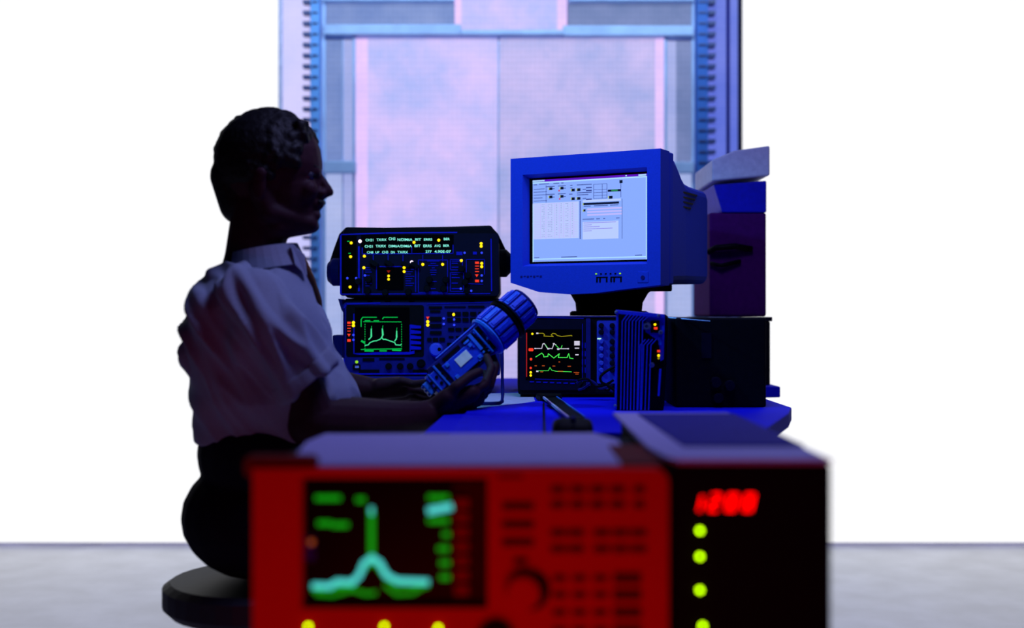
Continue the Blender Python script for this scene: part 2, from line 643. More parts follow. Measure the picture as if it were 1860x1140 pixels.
sx0, sx1 = W(S[0], 0, D1).x, W(S[1], 0, D1).x
sz1, sz0 = W(0, S[2], D1).z, W(0, S[3], D1).z
rb(xl, sx0, zt, ZB)
rb(sx0, sx1, zt, sz1)
rb(sx0, sx1, sz0, ZB)
rr = 0.014
pts = [(sx1, ZB), (xr, ZB), (xr, zt - rr)]
for q in range(1, 6):
    a = PI / 2 * q / 5
    pts.append((xr - rr + rr * math.cos(a), zt - rr + rr * math.sin(a)))
pts += [(sx1, zt)]
mb.prism(pts, y0, y1)
mb.build('bezel', M['red_body'], r)
mb = MB()
mb.box(W(440, 0, D1).x, W(573, 0, D1).x, D1 + 0.0, D1 + 0.03, zt - 0.01, W(0, 829, D1).z)
mb.build('corner_bumper', M['red_key'], r, bv=0.006)
mb = MB()
mb.box(W(1128, 0, D1).x, xr, D1 + 0.02, D1 + 0.2, zt - 0.01, zt + 0.003)
mb.build('corner_bumper', M['red_key'], r, bv=0.004)
DS = D1 + 0.012
mb = MB()
mb.rbox(S[0] - 4, S[1] + 4, S[2] - 4, S[3] + 4, DS, 0, 0.006)
mb.s(1)
# peak trace and readouts
mb.line([(675, 1005), (675, 935), (674, 925)], DS, 10, .0012)
mb.line([(575, 1078), (605, 1080), (640, 1070), (665, 1078), (682, 1076)], DS, 6, .0012)
mb.line([(700, 1062), (720, 1078), (750, 1076), (770, 1064)], DS, 6, .0012)
for x0, x1, y in ((570, 622, 904), (644, 666, 907), (574, 605, 950), (600, 636, 953), (774, 818, 903), (774, 818, 945), (801, 820, 970), (792, 819, 996), (796, 820, 1022), (796, 820, 1048)):
    mb.rbox(x0 + 3, x1 - 3, y - 4.5, y + 4.5, DS, .0012)
mb.line([(570, 1070), (610, 1064), (640, 1062), (655, 1040), (668, 1022), (684, 1022), (700, 1045), (720, 1060), (776, 1062)], DS, 9, .0011)
mb.s(2)
mb.line([(570, 1063), (600, 1064), (612, 1056), (640, 1057), (652, 1045), (662, 1022), (676, 1012), (690, 1022), (702, 1044), (722, 1054), (776, 1056)], DS, 10, .0018)
mb.line([(780, 927), (818, 920)], DS, 12, .0018)
mb.line([(675, 932), (675, 922)], DS, 6, .0018)
mb.build('screen', [G['screen_black'], G['trace'], G['trace2']], r, label='black screen with a green peak trace')
for i in range(7):
    y = 912 + i * 26
    MB().rbox(826, 852, y - 9, y + 9, DS, .008, r=2).build('softkey', mat('softkey_red', (150, 24, 24), .7, spec=.05), r)
mb = MB().rbox(823, 884, 872, 1098, DS, .0015)
mb.build('key_strip', M['panel_dark'] if False else mat('strip_red', (60, 10, 10), .8, spec=.05), r)
DF = D1 - 0.006
mb = MB()
for y in (920, 953, 985):
    MB().rbox(912, 969, y - 6, y + 6, DF, .005, r=2).build('key', M['red_key'], r)
MB().rbox(932, 958, 1013, 1023, DF, .004, r=2).build('key', M['red_key'], r)
for y in (890, 917):
    for x in (1000, 1036, 1072, 1108, 1150):
        MB().rbox(x, x + 26 if x < 1150 else x + 20, y - 5, y + 5, DF, .005, r=2).build('key', M['red_key'], r)
for y in (968, 997):
    for x in (1000, 1032, 1078, 1112, 1145):
        MB().rbox(x, x + 28, y - 5, y + 5, DF, .005, r=2).build('key', M['red_key'], r)
for y in (1050, 1080, 1112, 1144):
    for x in (1004, 1040, 1078, 1114):
        MB().rbox(x, x + 24 if x < 1114 else x + 50, y - (5 if x < 1114 else 9), y + (5 if x < 1114 else 9), DF, .004, r=2).build('key', M['red_key'], r)
MB().rbox(905, 950, 862, 868, DF, .0006).build('printed_name', M['red_key'], r)
c2 = W(963, 1071, DF)
MB().lathe(c2, c2 + Vector((0, -1, 0)), [(0, .0200), (.006, .0200), (.007, .019)], 32).build('knob_shade_disc', M['key_black'], r)  # black disc set off-centre to draw the shaded crescent of the knob
c = W(950, 1073, DF - .007)
MB().lathe(c, c + Vector((0, -1, 0)), [(0, .0185), (.003, .0185), (.012, .0175), (.014, .015)], 32).build('tuning_knob', M['red_body'], r)
c = W(900, 1160, DF)
MB().lathe(c, c + Vector((0, -1, 0)), [(0, .02), (.015, .019)], 24).build('connector', M['key_black'], r)
for x, y in ((560, 1137), (698, 1137), (796, 1140)):
    MB().dot(x, y, DF, 3.4, .004).build('indicator_light', G['lime'], r, label='lit yellow-green indicator light')
o = MB().dot(566, 984, DF + .016, 5, .004).build('indicator_light', G['orange_trace'], r)
mb = MB().rbox(553, 573, 972, 1018, DS, .002)
mb.build('badge', M['trim_blue'], r)

# ------------------------------------------------------------------ near black unit with red digits
r = root('digital_counter', (0.27, 1.5, NZ), 'black instrument at the near right with red digits and a column of round lights', 'counter')
x0, x1 = W(1222, 0, D1).x, W(1222, 0, D1).x + 0.165
zc = W(0, 836, D1).z
MB().box(x0, x1, D1, D1 + 0.6, NZ + 0.006, zc - 0.004).build('case', M['case_black'], r, bv=0.005)
mb = MB()
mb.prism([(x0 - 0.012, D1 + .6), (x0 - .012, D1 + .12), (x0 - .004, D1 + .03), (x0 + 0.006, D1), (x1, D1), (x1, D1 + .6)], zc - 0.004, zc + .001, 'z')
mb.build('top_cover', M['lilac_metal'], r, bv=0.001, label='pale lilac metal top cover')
MB().prism([(x0 + 0.022, D1 + .56), (x0 + 0.028, D1 + .12), (x1 - .0, D1 + .12), (x1 - .0, D1 + .56)], zc, zc + .003, 'z').build('vent_panel', None or mat('vent_dark', (50, 46, 150), .8, spec=.05, nscale=400, bump=.002, var=.5), r, label='dark blue perforated vent panel')


def seg7(mb, cx, cy, w, h, segs, d, slant=4, th=6):
    def P(u, v):
        return (cx + (u - .5) * w - (v - .5) * slant * 2, cy + (v - .5) * h)
    L = {'a': ((0, 0), (1, 0)), 'b': ((1, 0), (1, .5)), 'c': ((1, .5), (1, 1)), 'd': ((0, 1), (1, 1)), 'e': ((0, .5), (0, 1)), 'f': ((0, 0), (0, .5)), 'g': ((0, .5), (1, .5))}
    for s_ in segs:
        mb.line([P(*L[s_][0]), P(*L[s_][1])], d, th, .0015)


mb = MB()
seg7(mb, 1267, 914, 12, 24, 'bc', D1, 3, 4)
seg7(mb, 1298, 912, 13, 27, 'abged', D1, 3, 4)
seg7(mb, 1329, 912, 13, 27, 'abcdefg', D1, 3, 4)
seg7(mb, 1360, 912, 13, 27, 'abcdefg', D1, 3, 4)
mb.build('red_digits', G['digit'], r, label='glowing red seven segment digits')
for x, y in ((1271, 963), (1271, 1010), (1271, 1071), (1276, 1136)):
    MB().dot(x, y, D1, 3.9, .004).build('indicator_light', G['lime'], r, label='lit yellow-green indicator light')

# ------------------------------------------------------------------ upper mid instrument
DI = 3.05


def led(r, px, py, d, kind='yellow', rp=2.7):
    return MB().dot(px, py, d, rp, .003, 12).build('indicator_light', G[kind], r)


r = root('bit_error_tester', (W(762, 0, DI).x, DI + .2, W(0, 540, DI).z), 'upper black instrument with three lines of cyan text, stacked on the green-screen analyzer', 'test set')
zb = W(0, 541, DI).z
pts = [W(p[0], p[1], DI) for p in ((626, 412), (700, 413), (820, 411), (893, 409), (906, 440), (908, 532), (900, 541), (630, 541), (620, 530), (617, 440))]
MB().prism([(p.x, p.z) for p in pts], DI, DI + 0.36).build('case', M['case_black'], r, bv=0.006)
MB().rbox(618, 906, 424, 537, DI, .005, r=5).build('front_panel', M['panel_dark'], r)
DP = DI - .005
mb = MB()
# blue outlines of the panel
mb.line([(620, 426), (700, 423), (830, 422)], DP, 2, .0015)
mb.line([(619, 428), (619, 532)], DP, 3, .0015)
mb.line([(619, 534), (890, 533)], DP, 1.5, .0015)
mb.line([(892, 434), (893, 528)], DP, 2, .0015)
mb.line([(652, 448), (652, 528)], DP, 3, .0015)
mb.line([(658, 450), (658, 461), (823, 460), (823, 445)], DP, 1.6, .0015)
mb.line([(748, 447), (748, 460)], DP, 1, .0015)
for x in (678, 705, 732, 768, 804):
    mb.line([(x, 463), (x, 474)], DP, 1.2, .0015)
mb.line([(659, 487), (659, 532)], DP, 1.2, .0015)
mb.line([(684, 482), (684, 524)], DP, 1.4, .0015)
mb.line([(690, 484), (732, 484)], DP, 1.6, .0015)
mb.line([(755, 482), (755, 530)], DP, 1.4, .0015)
for x0, x1, y0, y1 in ((760, 813, 472, 531), (818, 840, 471, 490), (818, 842, 495, 529)):
    mb.line([(x0, y1), (x0, y0), (x1, y0), (x1, y1), (x0, y1)], DP, 1.2, .0015)
mb.line([(847, 504), (847, 471), (880, 471), (880, 498)], DP, 1.2, .0015)
mb.line([(848, 515), (877, 516)], DP, 1.2, .0015)
for i in range(8):
    mb.line([(737, 489 + i * 4.2), (752 - (i % 3) * 3, 489 + i * 4.2)], DP, 1.2, .0015)
for i, wd in enumerate((22, 9, 18, 5, 11, 11, 8, 12, 8, 16)):
    y = 474 + i * 4.1 if i < 7 else (511, 524, 530)[i - 7]
    mb.line([(787 - wd / 2, y), (787 + wd / 2, y)], DP, 1.2, .0015)
for i, y in enumerate((474, 478, 485, 498, 504, 514, 524)):
    mb.line([(821, y), (835 - (i % 2) * 4, y)], DP, 1.6, .0015)
for i, y in enumerate((486, 490, 494, 500, 512, 515, 519, 525)):
    mb.line([(664, y), (671 + (i % 3) * 2, y)], DP, 1.3, .0015)
mb.rbox(829, 840, 457, 463, DP, .0015)
mb.rbox(859, 866, 457, 462, DP, .0015)
mb.build('panel_markings', M['trim_blue'], r)
MB().rbox(656, 824, 426, 460, DP, .001).build('display_window', G['screen_black'], r)
MB().rbox(620, 648, 428, 532, DP, .001).build('side_window', G['screen_black'], r)
DT = DP - .0012
mb = MB()
for s_, a, b, t, bt in (('CH21', 664, 678, 433.5, 438), ('TX/RX', 684, 702, 433, 437.5), ('CH3', 706, 718, 431, 436), ('N/DIM6A', 722, 749, 432.5, 437.5),
                        ('BIT', 754, 765, 432.5, 436.8), ('ERRS', 770, 785, 432.5, 437), ('BER', 806, 817, 431.8, 436),
                        ('CH21', 662.5, 677, 445, 449.5), ('TX/RX', 682.5, 701, 444.5, 449), ('DIM6A/DIM6A', 706, 748, 444.5, 449), ('BIT', 753, 764, 444, 448.5),
                        ('ERRS', 769, 784, 444, 448.8), ('AVG', 789, 800, 444, 448.5), ('BER', 805, 816, 443.8, 448),
                        ('CH8', 666.5, 678, 456, 460.2), ('UP', 682, 689, 456, 460), ('CH3', 694, 705, 455.5, 460), ('DN', 710, 717, 455.8, 460), ('TX/RX', 722, 741, 455.5, 460),
                        ('277', 773, 784, 454.5, 459), ('4.90E-07', 789, 819, 454.3, 459)):
    mb.text(s_, a, b, t, bt, DT, .0008)
mb.build('display_text', G['cyan'], r, label='cyan display text in three lines')
MB().rbox(685, 733, 486, 526, DP, .002, r=2).build('keypad_window', G['screen_black'], r)
for p in ((678, 478), (705, 478), (735, 480), (752, 481)):
    mb = MB()
    q = [W(p[0] + a, p[1] + b, DP) for a, b in ((-5, -5), (0, -6), (10, 1), (8, 6), (3, 5), (-7, -1))]
    mb.prism([(v.x, v.z) for v in q], DP - .012, DP)
    mb.build('toggle_switch', M['key_black'], r)
for p in ((651, 511), (670, 507), (668, 528), (700, 531), (742, 530), (776, 524), (806, 524), (838, 488), (850, 500), (845, 512), (780, 508), (810, 508), (848, 528)):
    c = W(p[0], p[1], DP)
    MB().cyl(c, c + Vector((0, -.012, 0)), .009, .007, 14).build('knob', M['key_black'], r)
for p in ((638, 441), (637, 466), (636, 521), (662, 465), (661, 486), (752, 440), (797, 436), (734, 486), (734, 493), (706, 501), (706, 507), (768, 480), (804, 480), (838, 473),
          (874, 442), (874, 447), (875, 478), (875, 484)):
    led(r, p[0], p[1], DP)
for p in ((654, 438, 4), (748, 476, 4)):
    led(r, p[0], p[1], DP, 'white', 3.2)
for p in ((663, 500), (647, 505), (844, 459), (875, 459), (875, 500), (875, 510), (837, 524), (631, 505), (856, 528)):
    led(r, p[0], p[1], DP, 'blue', 2.2)
for p in ((633, 438), (635, 460)):
    MB().rbox(p[0] - 2, p[0] + 2, p[1] - .8, p[1] + .8, DP, .002).build('indicator_light', G['green'], r)
for y, h in ((477, 4), (483, 1.5), (488, 1.5), (493, 1.5), (510, 4.5)):
    MB().rbox(863, 870, y - h / 2, y + h / 2, DP, .002).build('indicator_light', G['red'], r)
for x, y in ((706, 493), (866, 500)):
    mb = MB()
    q = [W(x + a, y + b, DP) for a, b in ((-3.2, -2), (3.2, -2), (0, 3))]
    mb.prism([(v.x, v.z) for v in q], DP - .002, DP).build('indicator_light', G['red'], r)
# handle hubs at both sides
for xa, xb, y, rp in ((618, 596, 494, 25), (907, 928, 478, 24)):
    a, b = W(xa, y, DI + .1), W(xb, y, DI + .1)
    MB().lathe(a, b, [(0, .036), (abs(a.x - b.x) * .6, .036), (abs(a.x - b.x), .024)], 24).build('handle_hub', M['panel_navy'] if xa < 700 else M['case_black'], r)
mb = MB()
q = [W(a, b, DI + .14) for a, b in ((893, 412), (905, 425), (918, 452), (928, 478), (920, 500), (907, 490), (905, 450))]
mb.prism([(v.x, v.z) for v in q], DI + .13, DI + .15)
q = [W(a, b, DI + .14) for a, b in ((630, 412), (617, 425), (606, 455), (598, 480), (604, 495), (617, 480), (620, 440))]
mb.prism([(v.x, v.z) for v in q], DI + .13, DI + .15)
mb.build('carry_handle', M['case_black'], r, bv=.003)
mb = MB()
q = [W(a, b, DI) for a, b in ((612, 541), (906, 541), (902, 546), (628, 548), (624, 560), (616, 552))]

# ------------------------------------------------------------------ lower mid analyser
r = root('spectrum_analyzer', (W(765, 0, DI).x, DI + .2, BZ), 'lower blue-black instrument behind the hands with three green peaks on screen', 'spectrum analyzer')
z2 = W(0, 678, DI).z
a, b = W(626, 682, DI), W(908, 547, DI)
MB().box(a.x, b.x, DI + .008, DI + .38, a.z, zb - .001).build('case', M['panel_dark'], r, bv=.004)
mb = MB()
q = [W(x_, y_, DI) for x_, y_ in ((612, 540), (640, 543), (640, 575), (626, 572), (618, 560))]
mb.prism([(v.x, v.z - .003) for v in q], DI + .02, DI + .3)
mb.build('case_shoulder', M['panel_navy'], r)
MB().rbox(624, 908, 549, 681, DI, .006, .01, r=6).build('front_panel', M['panel_navy'], r)
DP = DI - .006
mb = MB()
mb.line([(625, 650), (625, 560), (629, 552), (690, 550)], DP, 2, .0015)
mb.line([(625, 560), (625, 676)], DP, 2.4, .0015)
mb.line([(643, 570), (643, 642), (690, 641), (745, 640), (745, 590)], DP, 1.8, .002)
q = [W(x_, y_, DP) for x_, y_ in ((645, 644), (680, 639.5), (744, 639), (753, 636), (753, 642), (744, 643.5))]
mb.prism([(v.x, v.z) for v in q], DP - .004, DP)
mb.line([(628, 679), (775, 678)], DP, 2.4, .003)
mb.line([(776, 552), (900, 548)], DP, 1, .0015)
mb.build('panel_markings', M['trim_blue'], r)
mb = MB().rbox(629, 770, 554, 648, DP, .0008, r=4)
mb.build('screen_bezel', M['key_black'], r)
DT = DP - .001
mb = MB().rbox(645, 744, 558, 640, DT, .0004)
mb.s(1)
mb.line([(656, 593), (656, 580), (659, 576), (684, 576)], DT, 1.6, .0012)
mb.line([(695, 579), (697, 576), (722, 576)], DT, 1.6, .0012)
mb.line([(660, 584), (729, 584.3)], DT, 1.3, .0012)
mb.line([(663, 582), (672, 582)], DT, 1.6, .0012)
mb.line([(679, 582), (688, 582)], DT, 1.4, .0012)
for i in range(11):
    mb.line([(663, 588 + i * 4.4), (663, 590 + i * 4.4)], DT, 1, .0012)
    mb.line([(729.5, 588 + i * 4.4), (729.5, 590 + i * 4.4)], DT, 1, .0012)
mb.line([(656, 634.5), (728, 633)], DT, 1.6, .0012)
mb.line([(663, 637), (678, 637)], DT, 2.6, .0012)
mb.line([(690, 637), (702, 637)], DT, 1.8, .0012)
mb.line([(713, 635.5), (728, 636)], DT, 2.6, .0012)
mb.line([(657, 619), (662, 622)], DT, 3.5, .0012)
mb.line([(675, 596), (675, 592)], DT, 1, .0012)
mb.line([(695, 596), (695.5, 591)], DT, 1, .0012)
mb.line([(720.5, 600), (721, 595)], DT, 1, .0012)
mb.s(2)
tr = [(663, 627), (669, 626), (672, 622), (679, 619), (684, 618.5), (690, 616), (694, 613), (696, 616), (700, 616), (706, 618), (712, 620), (717, 622), (719, 626), (727, 626.5), (729, 625)]
mb.line(tr, DT, 1.8, .0013)
mb.line([(670, 616), (674, 612), (674.5, 597), (675, 611)], DT, 2, .0013)
mb.line([(693, 613), (695, 609), (694.5, 597), (696, 608)], DT, 2.2, .0013)
mb.line([(717, 619), (720, 615), (720.5, 601), (721, 612)], DT, 2, .0013)
mb.build('screen', [G['screen_black'], G['green'], G['teal']], r, label='black screen with three green peaks')
mb = MB()
for i in range(5):
    y = 593 + i * 9.6
    q = [W(x_, y_, DP) for x_, y_ in ((746, y - 4), (765, y - 1.5), (765, y + 3), (746, y + 3.2))]
    MB().prism([(v.x, v.z) for v in q], DP - .006, DP).build('softkey', M['trim_blue'], r)
for y, h in ((586, 4), (591, 1.5), (596, 1.5), (601, 1.5), (618, 4.5)):
    MB().rbox(631, 637, y - h / 2, y + h / 2, DP - .001, .002).build('indicator_light', G['red'], r)
for x, y in ((634, 608), (777, 577)):
    q = [W(x + a_, y + b_, DP) for a_, b_ in ((-3, -2), (3, -2), (0, 3))]
    MB().prism([(v.x, v.z) for v in q], DP - .003, DP).build('indicator_light', G['red'], r)
for x, y in ((642, 585.5), (642, 591), (777, 584), (777, 590), (824, 571)):
    led(r, x, y, DP - .001, 'yellow', 2.9)
for x, y in ((642, 608), (642, 617), (806, 578), (806, 588), (825, 580), (825, 590)):
    led(r, x, y, DP - .001, 'blue', 2.2)
led(r, 648, 657, DP, 'lime_s', 2.8)
for x0, x1, y0, y1 in [(779, 803, 556, 560), (781, 800, 563, 567), (781, 802, 575, 583), (781, 802, 588, 595), (781, 802, 601, 607), (807, 846, 556, 558), (850, 880, 555, 558)] + \
        [(x_, x_ + 11, y_, y_ + 7) for y_ in (566, 577) for x_ in (812, 826, 840, 854, 869)] + [(x_, x_ + 11, y_, y_ + 6) for y_ in (595,) for x_ in (814, 827, 842, 856)] + \
        [(x_, x_ + 9, 610, 613) for x_ in (815, 828)] + [(776, 784, 613, 620), (786, 796, 613, 620), (798, 808, 613, 620), (816, 830, 632, 640), (812, 820, 622, 628)]:
    MB().rbox(x0, x1, y0, y1, DP, .003, r=1).build('key', M['key_black'], r)
c = W(792, 635, DP)
MB().lathe(c, c + Vector((0, -1, 0)), [(0, .018), (.004, .017), (.012, .0155), (.015, .013)], 28).build('tuning_knob', M['key_blue'], r)
c = W(798, 634, DP - .015)
MB().cyl(c, c + Vector((0, -.001, 0)), .0045).build('finger_dimple', M['key_black'], r)
for x, y, rp in ((706, 665, 6), (727, 665, 6), (745, 665, 6), (765, 660, 8)):
    c = W(x, y, DP)
    rr_ = rp * DI / F
    MB().lathe(c, c + Vector((0, -1, 0)), [(0, rr_), (.006, rr_), (.006, rr_ * .6), (.014, rr_ * .6)], 18).build('connector', M['key_black'], r)
mb = MB().rbox(641, 655, 661, 671, DP, .004, r=2)
mb.s(1).rbox(645, 652, 664, 668, DP - .004, .002)
mb.build('power_switch', [M['key_black'], M['lilac_metal']], r)
for x0, x1, y0, y1 in ((652, 689, 671, 677), (750, 778, 671, 677), (689, 735, 650, 653), (659, 680, 650, 656)):
    MB().rbox(x0, x1, y0, y1, DP, .002).build('slot_cover', M['key_black'], r)
a, b = W(626, 612, DI + .12), W(608, 612, DI + .12)
MB().rbox(607, 625, 608, 650, DI + .1, .03, .03, r=3).build('handle_hub', M['panel_navy'], r)
# slim unit below
r = root('slim_control_unit', (W(720, 0, DI).x, DI + .15, BZ), 'slim dark blue unit with engraved marks under the green-screen analyzer', 'control unit')
a, b = W(628, 713, DI), W(868, 682, DI)
MB().box(a.x + .0, b.x + .03, DI - .012, DI + .3, BZ, b.z - .0012).build('case', M['panel_navy'], r, bv=.003)
mb = MB()
for i in range(7):
    mb.rbox(646 + i * 7, 650 + i * 7, 687 + (i % 2), 692, DI - .012, .001)
mb.build('engraved_marks', M['key_black'], r)
o_slim = r

# ------------------------------------------------------------------ oscilloscope
DO = 2.9
r = root('oscilloscope', (W(1080, 0, DO).x, DO + .2, BZ), 'black oscilloscope under the monitor with yellow, white and green wave traces', 'oscilloscope')
zo = W(0, 574, DO).z
a, b = W(941, 716, DO), W(1190, 574, DO)
MB().box(a.x, b.x, DO, DO + .36, a.z, zo).build('case', M['case_black'], r, bv=.005)
mb = MB()
mb.box(a.x + .002, b.x - .002, DO - .003, DO + .004, zo - .003, zo + .0005)
mb.build('top_edge', M['panel_navy'], r, bv=.001)
for x in (955, 1176):
    for dy in (.03, .3):
        c = W(x, 716, DO)
        MB().cyl((c.x, DO + dy, BZ), (c.x, DO + dy, c.z + .002), .012).build('foot', M['key_black'], r)
MB().rbox(944, 1064, 580, 708, DO, .004, r=4).build('screen_bezel', M['panel_dark'], r)
DP = DO - .004
mb = MB()
for i in range(4):
    y = 622 + i * 15
    mb.rbox(1057, 1059, y, y + 10, DP, .0015)
    mb.rbox(1062, 1064, y, y + 10, DP, .0015)
for i in range(7):
    mb.rbox(962 + i * 12.3, 970 + i * 12.3, 692 + i * .5, 694 + i * .5, DP, .0015)
mb.line([(972, 688), (1055, 690)], DP, 1, .0015)
mb.line([(1058, 588), (1058, 696)], DP, 1, .0012)
mb.line([(960, 576), (1060, 578)], DP, 1.2, .0012)
mb.build('panel_markings', M['trim_blue'], r)
mb = MB().rbox(955, 1056, 598, 690, DP, .001)
DT = DP - .001
T = .001
mb.s(1)
mb.line([(974, 605), (986, 605), (989, 607), (988, 610), (1005, 611), (1001, 608), (1004, 605), (1009, 606), (1012, 609), (1020, 611), (1028, 610), (1038, 609), (1039, 610)], DT, 1.3, T)
mb.s(2)
mb.line([(972, 632.5), (984, 632.5), (986, 624), (990, 625), (994, 632), (1003, 633), (1006, 624), (1010, 626)], DT, 1.3, T)
mb.line([(1012, 633), (1032, 633)], DT, 1.3, T)
for x, y, w_ in ((972, 632.5, 3), (988, 624, 3), (996, 633, 4), (1006, 624, 3.5), (1014, 634, 4), (1032, 633, 3), (976, 605, 4), (976, 674, 4)):
    mb.rbox(x - w_ / 2, x + w_ / 2, y - w_ / 3, y + w_ / 3, DT, T * 1.4)
mb.rbox(1043, 1053, 619, 627, DT, T)
mb.rbox(1044, 1052, 631, 633, DT, T)
mb.rbox(1045, 1051, 643, 645, DT, T)
mb.s(3)
mb.line([(973, 648), (984, 641), (987, 644), (988, 648), (995, 647), (996, 642), (1006, 650), (1016, 642), (1014, 649), (1030, 649), (1033, 642), (1035, 650), (1041, 651)], DT, 1.5, T)
mb.line([(990, 625), (995, 632)], DT, 1.2, T)
mb.line([(1009, 626), (1015, 632)], DT, 1.2, T)
mb.line([(1019, 632), (1021, 627)], DT, 1.2, T)
mb.line([(977, 673), (996, 673), (999, 667), (1002, 672), (1010, 674), (1038, 675)], DT, 1, T)
mb.s(4)
for x, y, w_ in ((973, 664, 4), (987, 664, 5), (1006, 664.5, 5), (1034, 665, 6), (1016, 657, 3), (984, 675, 5), (1018, 674, 10), (1047, 676, 10), (1048, 679, 6)):
    mb.rbox(x - w_ / 2, x + w_ / 2, y - .8, y + .8, DT, T)
mb.s(5).rbox(955.6, 957.4, 604, 684, DT, T)
mb.s(6)
mb.rbox(960, 969, 632, 637.5, DT, T * 2, r=2)
mb.dot(964.5, 652, DT, 2.4, .002)
mb.dot(964, 668, DT, 2.2, .002)
mb.s(7)
mb.dot(967, 606, DT, 2, .002)
mb.dot(964, 676, DT, 2.3, .002)
mb.dot(964, 681.5, DT, 2.2, .002)
mb.build('screen', [G['screen_black'], G['yellow_trace'], G['white_trace'], G['lgreen_trace'], G['orange_trace'], G['darkred'], G['red'], G['yellow']], r, label='black screen with coloured wave traces')
MB().rbox(1064, 1072, 578, 700, DO, .012, r=2).build('side_grip', M['panel_navy'], r)
MB().rbox(1084, 1187, 582, 696, DO, .005, r=3).build('control_panel', mat('scope_panel', (45, 60, 205), .6, spec=.2), r)
for y in (591, 603, 620, 633, 646, 659, 672):
    for x in (1092, 1112):
        c = W(x, y, DO - .005)
        MB().lathe(c, c + Vector((0, -1, 0)), [(0, .0065), (.01, .0055), (.012, .004)], 14).build('knob', M['key_blue'] if x < 1100 and y > 610 else M['panel_dark'], r)
MB().rbox(1085, 1092, 613.5, 616, DO - .005, .003).build('indicator_light', glow('pale_green', (190, 255, 230)), r)

# probe leads on the bench in front of the scope
leads = []
for i in range(4):
    pts = []
    for t in range(15):
        u = t / 14
        px = 1050 + 62 * u + 4 * math.sin(i * 2 + u * 9)
        py = 704 - 6 * math.sin(u * PI * (1.2 + .3 * i)) - i * 3 + 4 * math.cos(i + u * 7)
        pts.append(W(px, py, 2.82 - .01 * i))
    o = MB().tube(pts, .0028).build('probe_lead', M['key_black'] if i % 2 else M['panel_navy'], None, smooth=True)
    tag(o, ['lowest dark blue lead tangled at the foot of the oscilloscope', 'second black lead up in the tangle at the oscilloscope foot', 'third lead up, dark blue, in the tangle by the finned box', 'uppermost black lead of the tangle beside the finned box'][i], 'cable', 'probe leads tangled by the oscilloscope')
pts = [W(1120 - 30 * math.sin(t / 12 * PI) * (1 if t < 9 else .8), 664 + t * 3.9, 2.78) for t in range(13)]
o = MB().tube(pts, .0032).build('probe_lead', M['key_black'], None, smooth=True)
tag(o, 'thick black lead looping out from behind the finned box', 'cable', 'probe leads tangled by the oscilloscope')

# ------------------------------------------------------------------ CRT monitor
TH = -math.radians(28.4)
zbase = zo + .001
r = root('computer_monitor', (0.178, 2.945, zbase), 'big blue-lit tube monitor with its screen on, standing on the oscilloscope', 'monitor', rz=TH)


def L(name, mb, m, bv=0.0, parent=None, smooth=False, label=None, seg=3):
    return mb.build(name, m, parent or r, bv=bv, world=False, smooth=smooth, label=label, seg=seg)


z0, z1 = 0.066, 0.388
z0 += CH - zbase
z1 += CH - zbase
HW = .2
sxa, sxb, sza, szb = -.166, .166, z0 + .052, z1 - .042
mb = MB()
mb.box(-HW, sxa, -.012, .045, z0, z1)
mb.box(sxb, HW, -.012, .045, z0, z1)
mb.box(sxa, sxb, -.012, .045, szb, z1)
chin = [(sxa, sza), (-HW, sza)]
lo = [(-HW, z0 + .012), (-HW + .03, z0 + .003), (-.12, z0 - .012), (-.04, z0 - .018), (.03, z0 - .016), (.1, z0 - .008), (.16, z0 - .002), (HW, z0 + .002)]
L('front_bezel', MB().prism([(-HW, z1), (HW, z1), (HW, szb), (-HW, szb)], -.012, .045)
  .prism([(-HW, szb), (sxa, szb), (sxa, sza), (-HW, sza)], -.012, .045)
  .prism([(sxb, szb), (HW, szb), (HW, sza), (sxb, sza)], -.012, .045)
  .prism([(HW, sza), (-HW, sza)] + lo, -.012, .045), M['monitor_shell'])
# sloping inner lip
mb = MB()
lip = .007
o4 = [(sxa, szb), (sxb, szb), (sxb, sza), (sxa, sza)]
i4 = [(sxa + lip, szb - lip), (sxb - lip, szb - lip), (sxb - lip, sza + lip), (sxa + lip, sza + lip)]
for i in range(4):
    j = (i + 1) % 4
    a_, b_, c_, d_ = o4[i], o4[j], i4[j], i4[i]
    mb.add([(a_[0], -.012, a_[1]), (b_[0], -.012, b_[1]), (c_[0], .012, c_[1]), (d_[0], .012, d_[1]),
            (a_[0], .014, a_[1]), (b_[0], .014, b_[1]), (c_[0], .014, c_[1]), (d_[0], .014, d_[1])],
           [(0, 1, 2, 3), (4, 7, 6, 5), (0, 4, 5, 1), (1, 5, 6, 2), (2, 6, 7, 3), (3, 7, 4, 0)])
L('screen_lip', mb, M['monitor_shell'])
mb = MB()
mb.box(-HW, HW, .045, .075, z0 + .004, z1 - .001)
L('side_band', mb, M['monitor_shell'], .004)
mb = MB()
rings = []
for y, hw, zl, zh in ((.075, HW - .004, z0 + .006, z1 - .004), (.1, HW - .006, z0 + .006, z1 - .008), (.13, .192, z0 + .008, z1 - .025), (.16, .19, z0 + .008, z1 - .045), (.19, .188, z0 + .01, z1 - .058), (.24, .187, z0 + .01, z1 - .063), (.36, .183, z0 + .012, z1 - .065), (.38, .178, z0 + .016, z1 - .07)):
    ring = []
    rc = .02
    for cx, cz, a0 in ((hw - rc, zh - rc, 0), (-hw + rc, zh - rc, PI / 2), (-hw + rc, zl + rc, PI), (hw - rc, zl + rc, 1.5 * PI)):
        for q in range(4):
            t = a0 + PI / 2 * q / 3
            ring.append((cx + rc * math.cos(t), y, cz + rc * math.sin(t)))
    rings.append(ring)
mb.ringed(rings)
L('rear_shell', mb, M['monitor_shell'], smooth=False)
mb = MB()
for i in range(4):
    z = z1 - .088 - i * .012
    mb.box(.175, .1895, .15, .27 - i * .015, z, z + .004)
